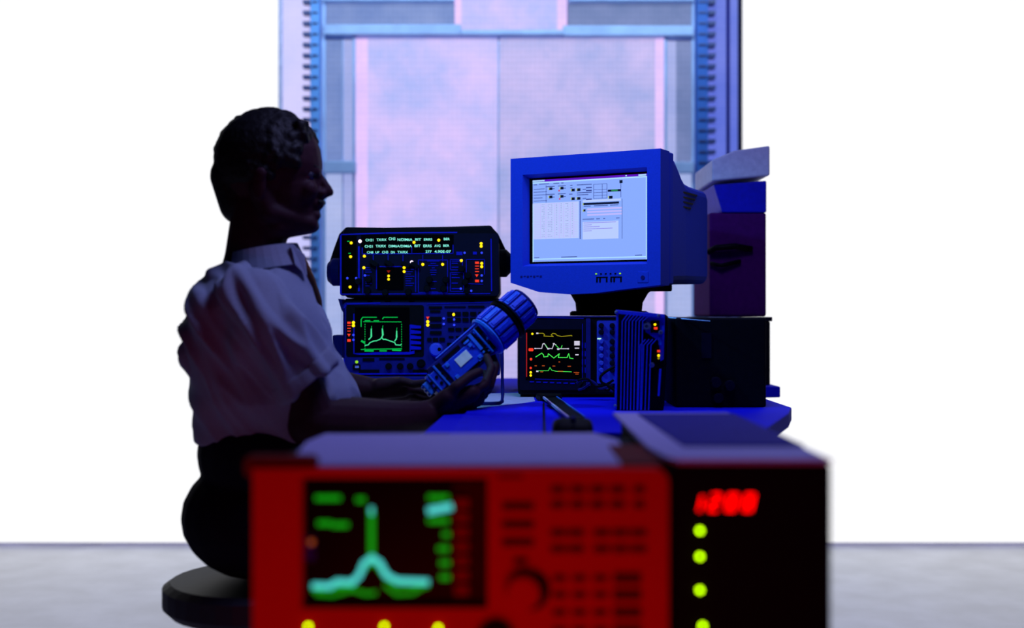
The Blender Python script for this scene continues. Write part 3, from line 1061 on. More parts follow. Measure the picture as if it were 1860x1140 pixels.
L('vent_slots', mb, M['key_black'])
# screen picture; u to the right, v down, 0..1
sy = .0125
gx0, gx1, gz0, gz1 = sxa + .006, sxb - .006, sza + .006, szb - .006


def R(mb, u0, u1, v0, v1, t=.0):
    # the picture itself sits inset in the black tube edge
    ux, uw = gx0 + .010, (gx1 - gx0 - .014)
    vz, vh = gz1 - .006, (gz1 - gz0 - .012)
    mb.box(ux + u0 * uw, ux + u1 * uw, sy - .0006 - t, sy + .001, vz - v1 * vh, vz - v0 * vh)


mb = MB()
mb.box(gx0, gx1, sy, sy + .02, gz0, gz1)
mb.s(1)
R(mb, 0, 1, 0, 1)
mb.s(4)
R(mb, 0, 1, 0, .026, .0004)
mb.s(7)
R(mb, 0, .11, .004, .02, .0006)
R(mb, .93, .995, .004, .022, .0006)
R(mb, .82, .832, .004, .018, .0006)
R(mb, 0, 1, .028, .042, .0004)
R(mb, 0, 1, .962, .975, .0004)
R(mb, 0, .008, .3, 1, .0004)
R(mb, .992, 1, .03, 1, .0004)
mb.s(2)
R(mb, 0, .415, .285, .725, .0004)
R(mb, .45, .76, .535, .745, .0004)
R(mb, .45, .78, .275, .30, .0004)
mb.s(3)
for i in range(3):
    R(mb, .49, .79, .375 + i * .035, .395 + i * .035, .0005)
for i in range(21):
    R(mb, .01, .405, .295 + i * .0205, .300 + i * .0205, .0005)
for x in (.07, .12, .2, .24, .28, .34, .37):
    R(mb, x, x + .004, .29, .72, .0006)
mb.s(5)
for j in range(20):
    for x in (.085, .1, .14, .155, .17, .215, .255, .3, .315, .355):
        if random.random() < .75:
            R(mb, x, x + .008, .304 + j * .0205, .307 + j * .0205, .0007)
for j, (x0, x1) in enumerate(((.0, .1), (.0, .12), (.0, .11), (.0, .08), (.0, .12))):
    R(mb, .01, .01 + x1, .11 + j * .036, .116 + j * .036, .0006)
R(mb, .122, .125, .07, .28, .0006)
for x0, x1, y in ((.01, .04, .055), (.06, .15, .05), (.19, .24, .05), (.26, .28, .05), (.12, .2, .085), (.23, .3, .085), (.34, .36, .085), (.40, .53, .085), (.12, .2, .18), (.23, .3, .18), (.33, .36, .19),
                  (.4, .53, .18), (.4, .5, .205), (.34, .36, .115), (.18, .2, .115), (.28, .3, .115), (.45, .48, .14), (.18, .2, .215), (.28, .3, .215), (.45, .48, .25),
                  (.46, .52, .315 + .03), (.55, .67, .345), (.69, .76, .345), (.45, .55, .50), (.57, .6, .5), (.63, .645, .5), (.74, .77, .5), (.015, .06, .945), (.26, .4, .945), (.9, .96, .945)):
    R(mb, x0, x1, y, y + .008, .0007)
for x0, x1, y in ((.45, .52, .12), (.45, .52, .155), (.45, .52, .26)):
    R(mb, x0 + .03, x1 + .01, y, y + .014, .0007)
for y in (.09, .155, .19, .225, .26):
    R(mb, .545, .66, y, y + .004, .0007)
for x in (.545, .62, .66, .78):
    R(mb, x, x + .003, .09, .26, .0007)
R(mb, .425, .432, .28, .74, .0005)
R(mb, .79, .793, .28, .75, .0005)
mb.s(6)
for x, y in ((.15, .10), (.25, .10), (.35, .13), (.40, .13), (.15, .2), (.25, .2), (.35, .235), (.40, .235), (.68, .24)):
    R(mb, x, x + .03, y, y + .032, .0009)
R(mb, .77, .795, .06, .095, .0009)
R(mb, .67, .78, .165, .19, .0009)
R(mb, .455, .765, .31, .335, .0009)
R(mb, .455, .475, .385, .41, .0009)
mb.s(8)
R(mb, .70, .755, .168, .187, .0012)
mb.s(9)
for x, y in ((.147, .10), (.247, .10), (.347, .13), (.397, .13), (.147, .2), (.247, .2), (.347, .235), (.397, .235), (.672, .24), (.452, .31), (.452, .385)):
    R(mb, x, x + .006, y, y + .028, .0012)
mb.s(10)
for j, x1 in enumerate((.74, .53, .6, .71, .53)):
    R(mb, .457, x1, .545 + j * .024, .552 + j * .024, .0007)
mb.s(11)
for x, y in ((.235, .135), (.24, .235)):
    R(mb, x, x + .012, y, y + .02, .0009)
L('screen', mb, [G['screen_black'], G['desktop'], G['window_pale'], G['window_lilac'], G['bar_purple'], G['ink'], G['ink_black'], G['edge_line'], glow('pill_green', (40, 130, 80)),
                 glow('hint_yellow', (190, 210, 120)), glow('violet_text', (140, 130, 235)), glow('red_mark', (200, 70, 110))], label='lit screen with tables, fields and a purple title bar')
# controls
for i in range(6):
    x = .035 + i * .0125
    L('indicator_light', MB().box(x - .002, x + .002, -.0135, -.011, z0 + .029, z0 + .032), G['lime_s'] if i in (0, 5) else M['key_black'])
for x in (.035, .072):
    mb = MB()
    mb.box(x, x + .03, -.0135, -.011, z0 + .021, z0 + .0235)
    for dx in (0, .008, .0255):
        mb.box(x + dx, x + dx + .004, -.0135, -.011, z0 + .010, z0 + .021)
    L('button_group', mb, M['key_black'], .0008)
mb = MB().box(.142, .170, -.0135, -.011, z0 + .008, z0 + .034)
pb = L('power_button', mb, M['monitor_shell'], .002)
L('power_emblem', MB().cyl((.156, -.0135, z0 + .02), (.156, -.015, z0 + .02), .005), M['panel_navy'], parent=pb)
mb = MB()
for i in range(7):
    mb.box(-.172 + i * .009, -.166 + i * .009, -.0128, -.011, z0 + .024 + (i % 2) * .002, z0 + .029)
L('printed_name', mb, M['panel_navy'])
# tilt base
L('swivel_neck', MB().lathe((-.012, .17, .012), (-.012, .17, z0 - .004), [(0, .084), (z0 * .3, .086), (z0 * .65, .1), (z0 - .008, .125)], 36), M['monitor_dark'])
L('base_plate', MB().lathe((-.012, .17, 0), (-.012, .17, .012), [(0, .1), (.008, .1), (.012, .095)], 40), M['monitor_dark'])
L('under_shell', MB().box(-.13, .13, .05, .25, z0 - .008, z0 + .01), M['monitor_dark'], .004)

# ------------------------------------------------------------------ finned box
DH = 2.52
r = root('finned_power_box', (W(1119, 0, DH).x, DH, BZ), 'blue box with slanted cooling fins and orange lights, standing in front of the oscilloscope', 'power box')
q = [W(x_, y_, DH) for x_, y_ in ((1119, 565), (1124, 562), (1206, 571), (1212, 576), (1204, 745), (1117, 745))]
q = [(v.x, max(v.z, BZ)) for v in q]
MB().prism(q, DH, DH + .17).build('case', M['case_black'], r, bv=.003)
MB().line([(1121, 566), (1205, 574)], DH - .006, 7, .006).build('top_flange', M['heatsink'], r, bv=.001)
MB().line([(1122, 568), (1119, 742)], DH - .004, 4, .006).build('side_flange', M['heatsink'], r, bv=.001)
for i in range(7):
    x = 1131 + i * 6.1
    mb = MB()
    y0_ = 582
    mb.line([(x + 9, 571 + i * .7), (x, 583), (x - 3 - i * .2, 742)], DH, 1.9, .02)
    mb.build('fin', M['heatsink'], r)
for i in range(4):
    x = 1163 + i * 6.4
    mb = MB()
    mb.line([(x + 9, 616), (x, 626), (x - 4, 742)], DH, 1.9, .02)
    mb.build('fin', M['heatsink'], r)
MB().line([(1199, 670), (1196, 716)], DH, 3.6, .018).build('fin', M['heatsink'], r)
q = [W(x_, y_, DH) for x_, y_ in ((1172, 566), (1207, 573), (1205, 652), (1199, 655), (1196, 618), (1186, 612), (1172, 602))]
MB().prism([(v.x, v.z) for v in q], DH - .004, DH).build('connector_plate', M['heatsink'], r)
mb = MB().rbox(1182, 1198, 582, 604, DH - .004, .002)
mb.build('indicator_window', M['key_black'], r)
for x, y, rr_ in ((1175, 592, 8), (1200, 603, 4), (1184, 662, 5)):
    c = W(x, y, DH - .004)
    q = rr_ * DH / F
    MB().lathe(c, c + Vector((0, -1, 0)), [(0, q), (.006, q), (.006, q * .7), (.016, q * .7), (.016, q * .4), (.01, q * .4)], 18).build('connector', M['metal'], r)
for x, y in ((1121, 567), (1197, 573), (1119, 737)):
    MB().dot(x, y, DH - .012, 3.2, .004).build('screw', M['metal'], r)
led(r, 1190, 589, DH - .006, 'yellow', 2.4)
MB().rbox(1188, 1194.5, 593.5, 598, DH - .006, .002).build('indicator_light', G['red'], r)
MB().rbox(1194, 1199, 635, 639, DH - .006, .002).build('indicator_light', G['red'], r)
led(r, 1196.5, 645, DH - .006, 'yellow', 2.4)
led(r, 1196.5, 650, DH - .006, 'yellow_trace', 2.0)
c = W(1200, 612, DH - .006)
MB().rbox(1196, 1201, 612, 626, DH - .004, .004).build('small_label', M['device_pale'], r)

r.rotation_euler.z = -math.radians(8)

# black cabinet right and what stands on it
DK = 2.59
r = root('black_cabinet', (W(1310, 0, DK).x, DK + .3, BZ), 'plain black equipment cabinet on the bench right of the finned box', 'cabinet')
a, b = W(1227, 725, DK), W(1392, 577, DK)
MB().box(a.x, b.x, DK, DK + .72, BZ + .001, b.z).build('case', M['case_black'], r, bv=.004)
for x, y in ((1300, 694), (1304, 722), (1325, 700)):
    c = W(x, y, DK)
    MB().cyl(c, c + Vector((0, -.012, 0)), .012, .01).build('knob', M['panel_dark'], r)
MB().rbox(1274, 1292, 604, 650, DK, .002).build('front_label', M['panel_dark'], r)
o = MB()
o.cyl(W(1211, 577, DK + .02), W(1290, 583, DK - .03), .0028, .0012)
o = o.build('metal_probe', M['metal'], None)
tag(o, 'thin bright metal probe lying along the top of the black cabinet', 'probe')
ztop = b.z
r = root('storage_box', (.63, 3.56, BZ), 'dark box behind the black cabinet, carrying the purple machine', 'box')
MB().box(.545, .725, 3.4, 3.74, BZ, ztop - .012).build('body', M['case_black'], r, bv=.004)
MB().box(.54, .73, 3.395, 3.745, ztop - .012, ztop).build('lid', M['panel_dark'], r, bv=.002)
r = root('desktop_printer', (.62, 3.55, ztop), 'pale-topped purple box-shaped machine behind the monitor at the right', 'printer')
DQ = 3.42
xa, xb = 0.558, W(1392, 0, DQ).x
MB().box(xa, xb, DQ, DQ + .3, ztop + .001, W(0, 386, DQ).z).build('body', M['purple_box'], r, bv=.006)
q = [(xa + .035, W(0, 386, DQ).z), (xb, W(0, 386, DQ).z), (xb, W(0, 328, DQ).z), (xa + .01, W(0, 335, DQ).z)]
MB().prism(q, DQ - .004, DQ + .3).build('band', M['trim_blue'], r, bv=.004)
q = [(xa + .004, W(0, 330, DQ).z), (xb + .006, W(0, 320, DQ).z), (xb + .006, W(0, 266, DQ).z), (W(1332, 0, DQ).x, W(0, 275, DQ).z), (xa + .004, W(0, 292, DQ).z)]
MB().prism(q, DQ - .02, DQ + .3).build('lid', M['white_box'], r, bv=.005, label='pale lilac lid')
mb = MB().tube([W(1286, 458, DQ - .005), W(1300, 450, DQ - .02), W(1335, 447, DQ - .02), W(1365, 452, DQ - .005)], .009)
mb.tube([W(1290, 478, DQ - .005), W(1310, 482, DQ - .015), W(1345, 474, DQ - .005)], .006)
mb.build('front_lever', M['key_black'], r, smooth=True)

# ------------------------------------------------------------------ things on the bench
def on_bench(px, py):
    d = F * .2 / (py - 570.0)
    return Vector(((px - 930) / F * d, d))


def flat(name, pix, m, h, label, cat, zoff=0.0, bv=.0):
    q = [on_bench(*p) for p in pix]
    o = MB().prism([(v.x, v.y) for v in q], BZ + zoff + .0002, BZ + zoff + h, 'z').build(name, m, None, bv=bv)
    return tag(o, label, cat)


flat('paper_sheet', ((845, 716), (966, 713), (972, 729), (940, 734), (905, 744), (840, 745)), M['paper'], .001, 'pale lilac sheet of paper lying on the bench behind the hands', 'paper')
flat('drawer_tray', ((852, 747), (985, 733), (985, 795), (812, 800)), mat('tray_blue', (24, 26, 235), .7, spec=.05), .006, 'flat glossy blue tray on the bench under the forearm', 'tray')
flat('dark_gap_strip', ((986, 734), (989, 734), (992, 800), (987, 800)), M['key_black'], .004, 'narrow black strip standing in for the dark gap at the right edge of the blue tray', 'strip')  # black strip laid where there is only a dark gap
r = root('folded_strap', (.05, 2.6, BZ), 'dark flat strap with bright silver edges slanting across the bench', 'strap')
a0, a1 = on_bench(982, 726), on_bench(1030, 768)
for nm, o0, o1, m_, h in (('webbing', .004, .031, 'key_black', .003), ('silver_edge', .0, .004, 'paper', .005), ('blue_edge', .031, .034, 'device_pale', .005)):
    u = (a1 - a0).normalized()
    n_ = Vector((u.y, -u.x))
    if n_.x < 0:
        n_ = -n_
    q = [a0 + n_ * o0, a1 + n_ * o0, a1 + n_ * o1, a0 + n_ * o1]
    MB().prism([(v.x, v.y) for v in q], BZ + .0072 if nm == 'webbing' else BZ + .0072, BZ + .0072 + h, 'z').build(nm, M[m_], r)
MB().prism([(v.x, v.y) for v in (a0 + Vector((-.012, .0)), a0 + Vector((.05, 0)), a0 + Vector((.045, -.05)), a0 + Vector((-.002, -.06)))], BZ + .0005, BZ + .016, 'z').build('buckle', M['key_black'], r, bv=.004)
c = on_bench(1040, 792)
r = root('computer_mouse', (c.x, c.y, BZ), 'black rounded mouse on the blue bench below the strap', 'mouse')
mb = MB()
hw = 37 * c.y / F
rings = []
for y, h, k_ in ((-.04, .006, .8), (-.035, .022, .95), (-.01, .031, 1), (.02, .028, 1), (.045, .014, .93), (.05, .004, .85)):
    rings.append([(c.x + hw * k_ * math.copysign(abs(math.cos(t)) ** .35, math.cos(t)), c.y + y, BZ + (h * math.copysign(abs(math.sin(t)) ** .5, math.sin(t)) if math.sin(t) > 0 else 0) + .0005) for t in [2 * PI * i / 24 + .01 for i in range(24)]])
mb.ringed(rings)
mb.build('shell', M['key_black'], r, smooth=True)
MB().box(c.x - .004, c.x + .004, c.y - .03, c.y - .012, BZ + .024, BZ + .034).build('wheel', M['panel_navy'], r, bv=.002)
MB().box(c.x - .0005, c.x + .0005, c.y - .038, c.y - .03, BZ + .012, BZ + .026).build('button_seam', M['panel_navy'], r)
# bent wire stand right of the hand
dd = 2.66
pts = [W(911, 600, dd), W(912, 660, dd), W(913, 715, dd), W(912, 729, dd - .02), W(907, 738, dd - .04), W(895, 741, dd - .05), W(868, 741, dd - .05)]
pts = [Vector((p.x, p.y, max(p.z, BZ + .007))) for p in pts]
o = MB().tube(pts, .0042).build('wire_stand', M['panel_navy'], None, smooth=True)
tag(o, 'thin dark bent wire stand rising from the paper right of the near hand', 'stand')

# ------------------------------------------------------------------ the held module
A = W(776, 708, 2.47)
B = W(948, 556, 2.56)
ux = (B - A).normalized()
uy = Vector((0, 1, 0))
uy = (uy - ux * uy.dot(ux)).normalized()
uz = ux.cross(uy)
if uz.z < 0:
    uz = -uz
    uy = -uy
LN = (B - A).length
u = LN / 229.0
r = root('fibre_module', (0, 0, 0), 'blue cylindrical electronic module with a white label, held slanting upward in both hands', 'module')
r.matrix_basis = Matrix((( ux.x, uy.x, uz.x, A.x), (ux.y, uy.y, uz.y, A.y), (ux.z, uy.z, uz.z, A.z), (0, 0, 0, 1)))
# which side of local y faces the camera
SG = -1 if uy.y > 0 else 1


def drum(t0, t1, rad, nseg=14):
    mb = MB()
    mb.lathe((t0 * u, 0, 0), (t1 * u, 0, 0), [(0, rad * u * .9), (2 * u, rad * u * .94), ((t1 - t0 - 3) * u, rad * u * .94), ((t1 - t0) * u, rad * u * .86)], nseg * 2)
    L('drum_core', mb, M['panel_navy'])
    for i in range(nseg):
        a = 2 * PI * (i + .35) / nseg
        ca, sa = math.cos(a), math.sin(a)
        hw = rad * u * math.tan(PI / nseg) * .72
        mb = MB()
        for x0, x1, rr_, ww in ((t0 + 3, t1 - 3, rad, hw), (t0 + 7, t1 - 8, rad + 1.6, hw * .66)):
            vs = []
            for x_ in (x0 * u, x1 * u):
                for s_ in (-ww, ww):
                    for q_ in (rad * u * .9, rr_ * u):
                        vs.append((x_, ca * q_ - sa * s_, sa * q_ + ca * s_))
            mb.add(vs, [(0, 1, 3, 2), (4, 6, 7, 5), (0, 4, 5, 1), (2, 3, 7, 6), (0, 2, 6, 4), (1, 5, 7, 3)])
        L('rib_panel', mb, M['device_blue'], .0008, seg=2)


drum(147, 188, 37)
drum(198, 236, 34)
L('collar', MB().lathe((188 * u, 0, 0), (198 * u, 0, 0), [(0, 38 * u), (3 * u, 41 * u), (4 * u, 36 * u), (6 * u, 36 * u), (7 * u, 41 * u), (10 * u, 38 * u)], 32), M['key_black'])
L('end_cap', MB().lathe((236 * u, 0, 0), (241 * u, 0, 0), [(0, 31 * u), (3 * u, 30 * u), (5 * u, 24 * u)], 28), M['panel_navy'])
L('collar', MB().lathe((141 * u, 0, 0), (147 * u, 0, 0), [(0, 36 * u), (3 * u, 39 * u), (6 * u, 37 * u)], 28), M['device_pale'])


def bx(x0, x1, z0_, z1_, y0, y1):
    """box on the module: along, across, proud of axis towards the camera"""
    mb = MB()
    ya, yb = sorted((SG * y0 * u, SG * y1 * u))
    mb.box(x0 * u, x1 * u, ya, yb, z0_ * u, z1_ * u)
    return mb


L('chassis', bx(28, 142, -27, 27, -22, 12), M['panel_navy'], .002)
L('cover_plate', bx(42, 112, -22, 14, 12, 17), M['device_blue'], .0015)
L('label_plate', bx(66, 94, -9, 8, 17, 18), M['device_label'], .0003, label='white rectangular label')
for x_, z_ in ((50, 9), (50, -17), (104, 9), (104, -17)):
    L('screw_block', bx(x_ - 3, x_ + 4, z_ - 3, z_ + 3, 17, 19.5), M['device_pale'], .0005)
L('guide_rod', MB().capsule((48 * u, SG * 4 * u, 30 * u), 1.8 * u, (142 * u, SG * 4 * u, 30 * u), 1.8 * u), M['device_blue'], smooth=True)
L('guide_rod', MB().capsule((40 * u, SG * 2 * u, -29 * u), 1.8 * u, (142 * u, SG * 2 * u, -29 * u), 1.8 * u), M['device_blue'], smooth=True)
L('dark_slot', bx(52, 90, 17, 23, 12, 14), M['key_black'])
L('dark_slot', bx(34, 44, 12, 22, 12, 14), M['key_black'])
random.seed(3)
for x0, x1, z0_, z1_, h in ((98, 122, 8, 24, 15), (116, 130, -4, 8, 16), (118, 138, -24, -8, 15), (98, 112, -26, -20, 16), (128, 138, 10, 25, 18), (70, 96, -27, -23, 15)):
    L('chip', bx(x0, x1, z0_, z1_, 12, h), M['key_black'], .0005)
for i in range(16):
    x_ = random.uniform(96, 136)
    z_ = random.uniform(-24, 22)
    L('component', bx(x_, x_ + random.uniform(3, 7), z_, z_ + random.uniform(2, 4), 12, random.uniform(17, 20)), M['device_pale'] if i % 3 else M['device_blue'], .0004)
for x0, x1, z0_, z1_, h, m_ in ((112, 118, -10, 24, 20, 'device_pale'), (126, 129, -26, 26, 21, 'device_pale'), (138, 142, -26, 26, 22, 'device_blue')):
    L('cross_rail', bx(x0, x1, z0_, z1_, 10, h), M[m_], .0005)
L('connector_block', bx(8, 30, -17, 17, -14, 12), M['device_blue'], .002)
L('cross_rail', bx(30, 34, -24, 24, -16, 15), M['device_pale'], .001)
L('cross_rail', bx(14, 17, -19, 19, -15, 14), M['device_pale'], .001)
for x_, z_ in ((24, 6), (24, -7), (36, 4), (36, -8), (10, 4), (10, -7)):
    mb = MB()
    mb.cyl((x_ * u, SG * 11 * u, z_ * u), (x_ * u, SG * (13.5 if x_ < 30 else 15) * u, z_ * u), 2.8 * u)
    L('port', mb, M['key_black'])
L('nose', bx(-3, 9, -12, 12, -10, 9), M['device_pale'], .002)
for z_ in (-8, 0, 8):
    L('nose_pin', bx(-6, -2, z_ - 2, z_ + 2, 0, 6), M['device_blue'], .0008)

# ------------------------------------------------------------------ the person
DC = 2.3
person = root('person', (W(500, 0, DC).x, DC, 0.0), 'seated person in profile wearing a grey short-sleeved shirt, holding the blue module', 'person')
mpp = DC / F


def cap(mb, p1, r1, p2, r2):
    mb.capsule(W(*p1), r1, W(*p2), r2)


b = MB()
# cranium and face in the centre plane
b.ball(W(490, 296, DC), 96 * mpp, .076, 94 * mpp)
b.ball(W(528, 300, DC), 58 * mpp, .062, 62 * mpp)
b.ball(W(520, 340, DC), 62 * mpp, .060, 78 * mpp)
b.ball(W(548, 345, DC), 34 * mpp, .050, 50 * mpp)
b.ball(W(532, 380, DC), 44 * mpp, .046, 42 * mpp)
cap(b, (572, 312, DC - .018), 11 * mpp, (572, 312, DC + .018), 11 * mpp)
cap(b, (577, 317, DC), 7.5 * mpp, (595, 345, DC), 9.5 * mpp)
cap(b, (592, 345, DC), 9 * mpp, (599, 349, DC), 8 * mpp)
cap(b, (578, 352, DC), 10 * mpp, (590, 353, DC), 8 * mpp)
for s_ in (-1, 1):
    b.ball(W(584, 351, DC + s_ * .013), 9 * mpp, .007, 8 * mpp)
    b.ball(W(560, 345, DC + s_ * .032), 18 * mpp, .018, 18 * mpp)
    cap(b, (556, 306, DC + s_ * .03), 10 * mpp, (572, 309, DC + s_ * .014), 9 * mpp)
    cap(b, (561, 406, DC + s_ * .014), 17 * mpp, (490, 385, DC + s_ * .05), 20 * mpp)
    cap(b, (556, 408, DC + s_ * .010), 17 * mpp, (505, 412, DC + s_ * .035), 20 * mpp)
    cap(b, (490, 385, DC + s_ * .05), 18 * mpp, (470, 345, DC + s_ * .058), 18 * mpp)
    b.ball(W(470, 335, DC + s_ * .078), 14 * mpp, .006, 26 * mpp)
    b.ball(W(473, 315, DC + s_ * .082), 12 * mpp, .007, 12 * mpp)
cap(b, (574, 370, DC - .012), 10 * mpp, (574, 370, DC + .012), 10 * mpp)
cap(b, (580, 371, DC - .006), 9 * mpp, (580, 371, DC + .006), 9 * mpp)
cap(b, (574, 391, DC - .012), 9 * mpp, (574, 391, DC + .012), 9 * mpp)
cap(b, (566, 398, DC), 11 * mpp, (564, 408, DC), 15 * mpp)
cap(b, (560, 408, DC), 18 * mpp, (500, 412, DC), 24 * mpp)
b.ball(W(564, 410, DC), 16 * mpp, .022, 14 * mpp)
cap(b, (475, 385, DC), .056, (462, 470, DC), .056)
cap(b, (462, 470, DC), .056, (450, 530, DC), .06)
# trunk under the shirt, joining the arms
cap(b, (445, 570, DC - .06), .07, (445, 570, DC + .06), .07)
cap(b, (450, 620, DC - .05), .075, (480, 690, DC - .03), .08)
b.ball(W(470, 650, DC), .09, .11, .14)
# near arm
SH, EL, WR = (468, 560, 2.19), (566, 765, 2.17), (766, 757, 2.41)
cap(b, SH, .040, (536, 670, 2.155), .040)
cap(b, (536, 670, 2.155), .040, EL, .045)
cap(b, EL, .048, (630, 768, 2.24), .050)
cap(b, (630, 768, 2.24), .050, (705, 765, 2.33), .042)
cap(b, (705, 765, 2.33), .042, WR, .032)


def finger(pts, rad):
    for i in range(len(pts) - 1):
        r1 = rad * (1 - .07 * i)
        cap(b, pts[i], r1, pts[i + 1], rad * (1 - .07 * (i + 1)))


# near hand: palm up under the module
cap(b, WR, .032, (800, 746, 2.44), .028)
cap(b, (800, 740, 2.43), .024, (856, 714, 2.435), .018)
cap(b, (800, 742, 2.455), .026, (864, 722, 2.47), .020)
cap(b, (800, 746, 2.47), .024, (866, 722, 2.50), .018)
cap(b, (790, 742, 2.42), .022, (812, 722, 2.41), .019)
finger([(806, 728, 2.41), (828, 702, 2.405), (852, 684, 2.425), (870, 675, 2.44)], .0125)     # thumb along the near side
finger([(852, 712, 2.44), (880, 700, 2.455), (893, 668, 2.475), (884, 648, 2.49)], .0108)      # index
finger([(860, 714, 2.465), (889, 700, 2.485), (900, 664, 2.51), (891, 640, 2.53)], .0112)
finger([(862, 720, 2.49), (886, 708, 2.52), (897, 676, 2.555), (888, 656, 2.575)], .0105)
finger([(860, 726, 2.51), (880, 718, 2.54), (889, 694, 2.575), (880, 676, 2.59)], .009)
# far arm and hand
SH2, EL2, WR2 = (460, 560, 2.44), (545, 700, 2.52), (676, 708, 2.53)
cap(b, SH2, .05, EL2, .042)
cap(b, EL2, .042, (610, 706, 2.54), .042)
cap(b, (610, 706, 2.54), .042, WR2, .026)
cap(b, (668, 708, 2.525), .0225, (730, 704, 2.52), .0205)
cap(b, (672, 710, 2.545), .023, (736, 710, 2.545), .02)
cap(b, (690, 702, 2.515), .019, (724, 696, 2.505), .0145)
finger([(706, 699, 2.505), (730, 692, 2.495), (752, 698, 2.49), (778, 694, 2.47)], .0105)      # thumb
finger([(728, 706, 2.52), (758, 708, 2.525), (786, 716, 2.53), (798, 704, 2.535)], .0102)
finger([(730, 712, 2.54), (760, 718, 2.55), (788, 726, 2.55), (802, 716, 2.555)], .0105)
finger([(732, 718, 2.555), (760, 726, 2.565), (784, 734, 2.565), (798, 726, 2.565)], .0098)
finger([(730, 722, 2.565), (752, 732, 2.575), (772, 740, 2.575), (784, 734, 2.575)], .0086)
body = remesh(b, .0034, 4)
body.build('body', M['skin'], person, smooth=True)
# eyes
for s_ in (-1, 1):
    e = MB().ball(W(560, 319, DC + s_ * .029), .0118)
    e.slot = 1
    e.ball(W(568, 319, DC + s_ * .030), .0052, .0052, .0052)
    e.build('eye', [M['eye_white'], M['key_black']], person, smooth=True)
    MB().tube([W(560, 303, DC + s_ * .040), W(570, 301, DC + s_ * .03), W(580, 306, DC + s_ * .016)], [.002, .0035, .003]).build('eyebrow', M['hair'], person, smooth=True)
MB().ball(W(583, 368, DC), .008, .022, .0065).build('moustache', M['hair'], person, smooth=True)
# hair: lumpy shell over skull
h = MB()
random.seed(11)
h.ball(W(484, 288, DC), 96 * mpp, .081, 88 * mpp)
for i in range(420):
    th = random.uniform(0, PI * .62)
    ph = random.uniform(0, 2 * PI)
    dx, dy, dz = math.sin(th) * math.cos(ph), math.sin(th) * math.sin(ph), math.cos(th)
    px = 486 + dx * 92
    py = 292 - dz * 88
    if px > 572 or (px > 540 and py > 262) or (px > 505 and py > 300):
        continue
    h.ball(W(px, py, DC + dy * .076), random.uniform(.007, .012), n=8, m=6)
cap(h, (425, 320, DC), .045, (436, 370, DC), .04)
for i in range(60):
    h.ball(W(random.uniform(540, 556), random.uniform(222, 262), DC + random.uniform(-.05, .05)), .008, n=8, m=6)


hr = remesh(h, .004, 2)
hv = [v for v in hr.v]
hr.build('hair', M['hair'], person, smooth=True)

# shirt: torso loft + sleeves
def noise(v):
    from mathutils import noise as N
    al = v.x * .62 - v.z * .78
    ac = v.x * .78 + v.z * .62
    a = N.noise(Vector((al * 5, v.y * 8, ac * 34 + al * 4)))
    c_ = N.noise(Vector((al * 9 + 3, v.y * 12, ac * 60)))
    return max(-.006, -abs(a) * .036 + .010 + c_ * .003) * min(1, max(.25, (v.z - .72) * 5))



t = MB()
rings = []
for py, xf, xb_, ry in ((478, 532, 425, .062), (500, 548, 388, .12), (530, 560, 366, .165), (560, 573, 352, .185), (600, 590, 345, .19), (640, 602, 345, .185), (670, 618, 350, .18), (700, 642, 355, .18), (720, 650, 358, .18), (760, 648, 360, .16), (800, 636, 362, .15)):
    cx = (xf + xb_) / 2
    rx = (xf - xb_) / 2 * mpp
    ring = []
    for i in range(40):
        a = 2 * PI * i / 40
        ca, sa = math.cos(a), math.sin(a)
        c_ = W(cx, py, DC)
        ring.append(c_ + Vector((rx * math.copysign(abs(ca) ** .85, ca), ry * math.copysign(abs(sa) ** .85, sa), 0)))
    rings.append(ring)
t.ringed(rings)
cap(t, (462, 552, 2.17), .072, (480, 600, 2.14), .07)
S0, S1 = W(478, 592, 2.14), W(552, 690, 2.16)
t.lathe(S0, S1, [(0, .070), (.04, .067), (.09, .063), ((S1 - S0).length, .061)], 32)
cap(t, (455, 552, 2.43), .07, (478, 600, 2.45), .066)
t.lathe(W(478, 600, 2.45), W(540, 670, 2.5), [(0, .066), (.06, .062), ((W(478, 600, 2.45) - W(540, 670, 2.5)).length, .055)], 32)
sh = remesh(t, .0052, 5, noise)
sh.build('shirt', M['shirt'], person, smooth=True, label='grey short-sleeved shirt')
# turned hem of the near sleeve
a, b_ = W(537, 670, 2.156), W(557, 696, 2.162)
LL = (b_ - a).length
hm = MB().lathe(a, b_, [(0, .062), (.003, .0645), (LL - .004, .0655), (LL, .064), (LL + .001, .055)], 40)
hem = remesh(hm, .004, 2, lambda v: noise(v) * .8)
hem.build('sleeve_hem', M['shirt'], person, smooth=True)
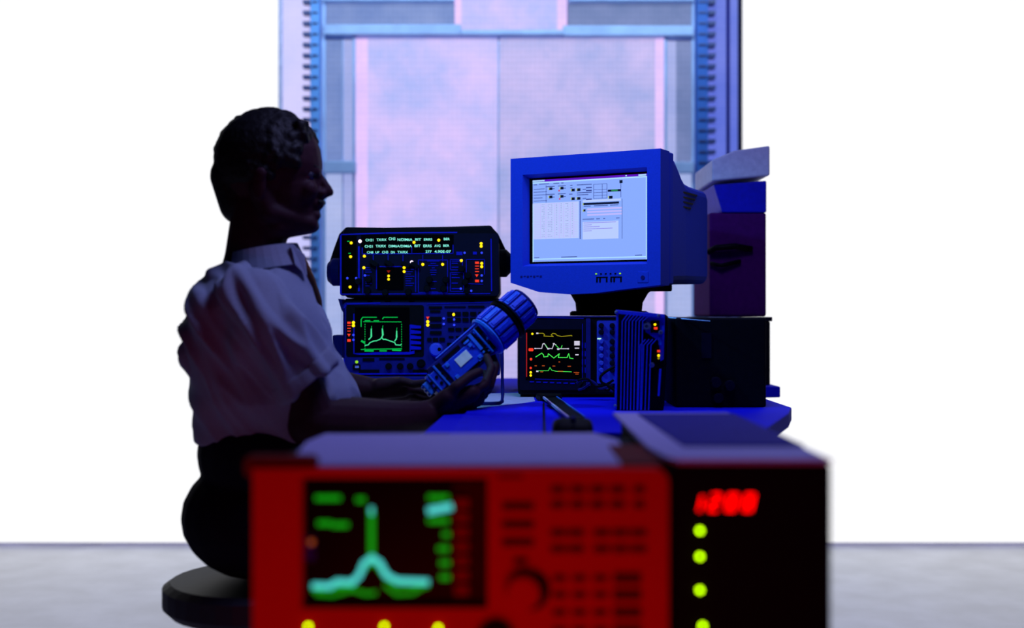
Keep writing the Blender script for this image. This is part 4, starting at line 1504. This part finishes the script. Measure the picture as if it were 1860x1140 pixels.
# collar
mb = MB()
c0, c1 = W(492, 452, DC), W(512, 490, DC)
mb.lathe(W(478, 452, DC), W(485, 492, DC), [(0, .066), (.02, .072), (.042, .08)], 32)
q = [W(528, 442, DC - .05), W(552, 462, DC - .03), W(556, 500, DC - .03), W(536, 480, DC - .055)]
mb.add([v + Vector((0, o_, 0)) for o_ in (0, .012) for v in q], [(0, 1, 2, 3), (7, 6, 5, 4), (0, 4, 5, 1), (1, 5, 6, 2), (2, 6, 7, 3), (3, 7, 4, 0)])
mb.build('collar', M['shirt'], person, smooth=False)
mb = MB()
mb.tube([W(548, 470, DC - .02), W(562, 505, DC + .02), W(574, 545, DC + .1), W(578, 575, DC + .13)], [.008, .010, .012, .01])
mb.build('lapel', M['collar'], person, smooth=True, label='brownish inner collar edge')
# trousers and shoes
t = MB()


def capw(mb, p1, r1, p2, r2):
    mb.capsule(p1, r1, p2, r2)


hipx = W(478, 0, DC).x
t.ball((hipx, DC, .62), .15, .18, .12)
t.ball((hipx + .02, DC, .74), .14, .175, .12)
for s_, dx in ((-1, 0), (1, .03)):
    hp = Vector((hipx + .03, DC + s_ * .09, .60))
    kn_ = Vector((hipx + .42 + dx, DC + s_ * .13, .585))
    an = Vector((hipx + .38 + dx, DC + s_ * .14, .12))
    capw(t, hp, .088, kn_, .062)
    capw(t, kn_, .062, an, .048)
remesh(t, .007, 4).build('trousers', M['trousers'], person, smooth=True)
for s_, dx in ((-1, 0), (1, .03)):
    c = Vector((hipx + .41 + dx, DC + s_ * .14, .05))
    mb = MB()
    capw(mb, c + Vector((-.06, 0, 0)), .045, c + Vector((.02, 0, .01)), .05)
    capw(mb, c + Vector((.02, 0, 0)), .045, c + Vector((.12, 0, -.012)), .036)
    mb = remesh(mb, .006, 3)
    mb.v = [Vector((v.x, v.y, max(v.z, .004))) for v in mb.v]
    mb.build('shoe', M['shoe'], person, smooth=True)
# stool
r = root('stool', (hipx, DC, 0), 'round dark stool under the seated person', 'stool')
MB().lathe((hipx, DC, .44), (hipx, DC, .51), [(0, .17), (.015, .185), (.05, .185), (.06, .17)], 36).build('seat', M['stool'], r)
MB().cyl((hipx, DC, .08), (hipx, DC, .46), .024).build('pole', M['steel'], r)
for i in range(5):
    a = 2 * PI * i / 5 + .3
    e = Vector((hipx + .26 * math.cos(a), DC + .26 * math.sin(a), .06))
    MB().tube([(hipx, DC, .1), e], [.02, .014]).build('base_arm', M['steel'], r)
    MB().cyl(e + Vector((-.01, 0, -.035)), e + Vector((.01, 0, -.035)), .025).build('caster', M['key_black'], r)
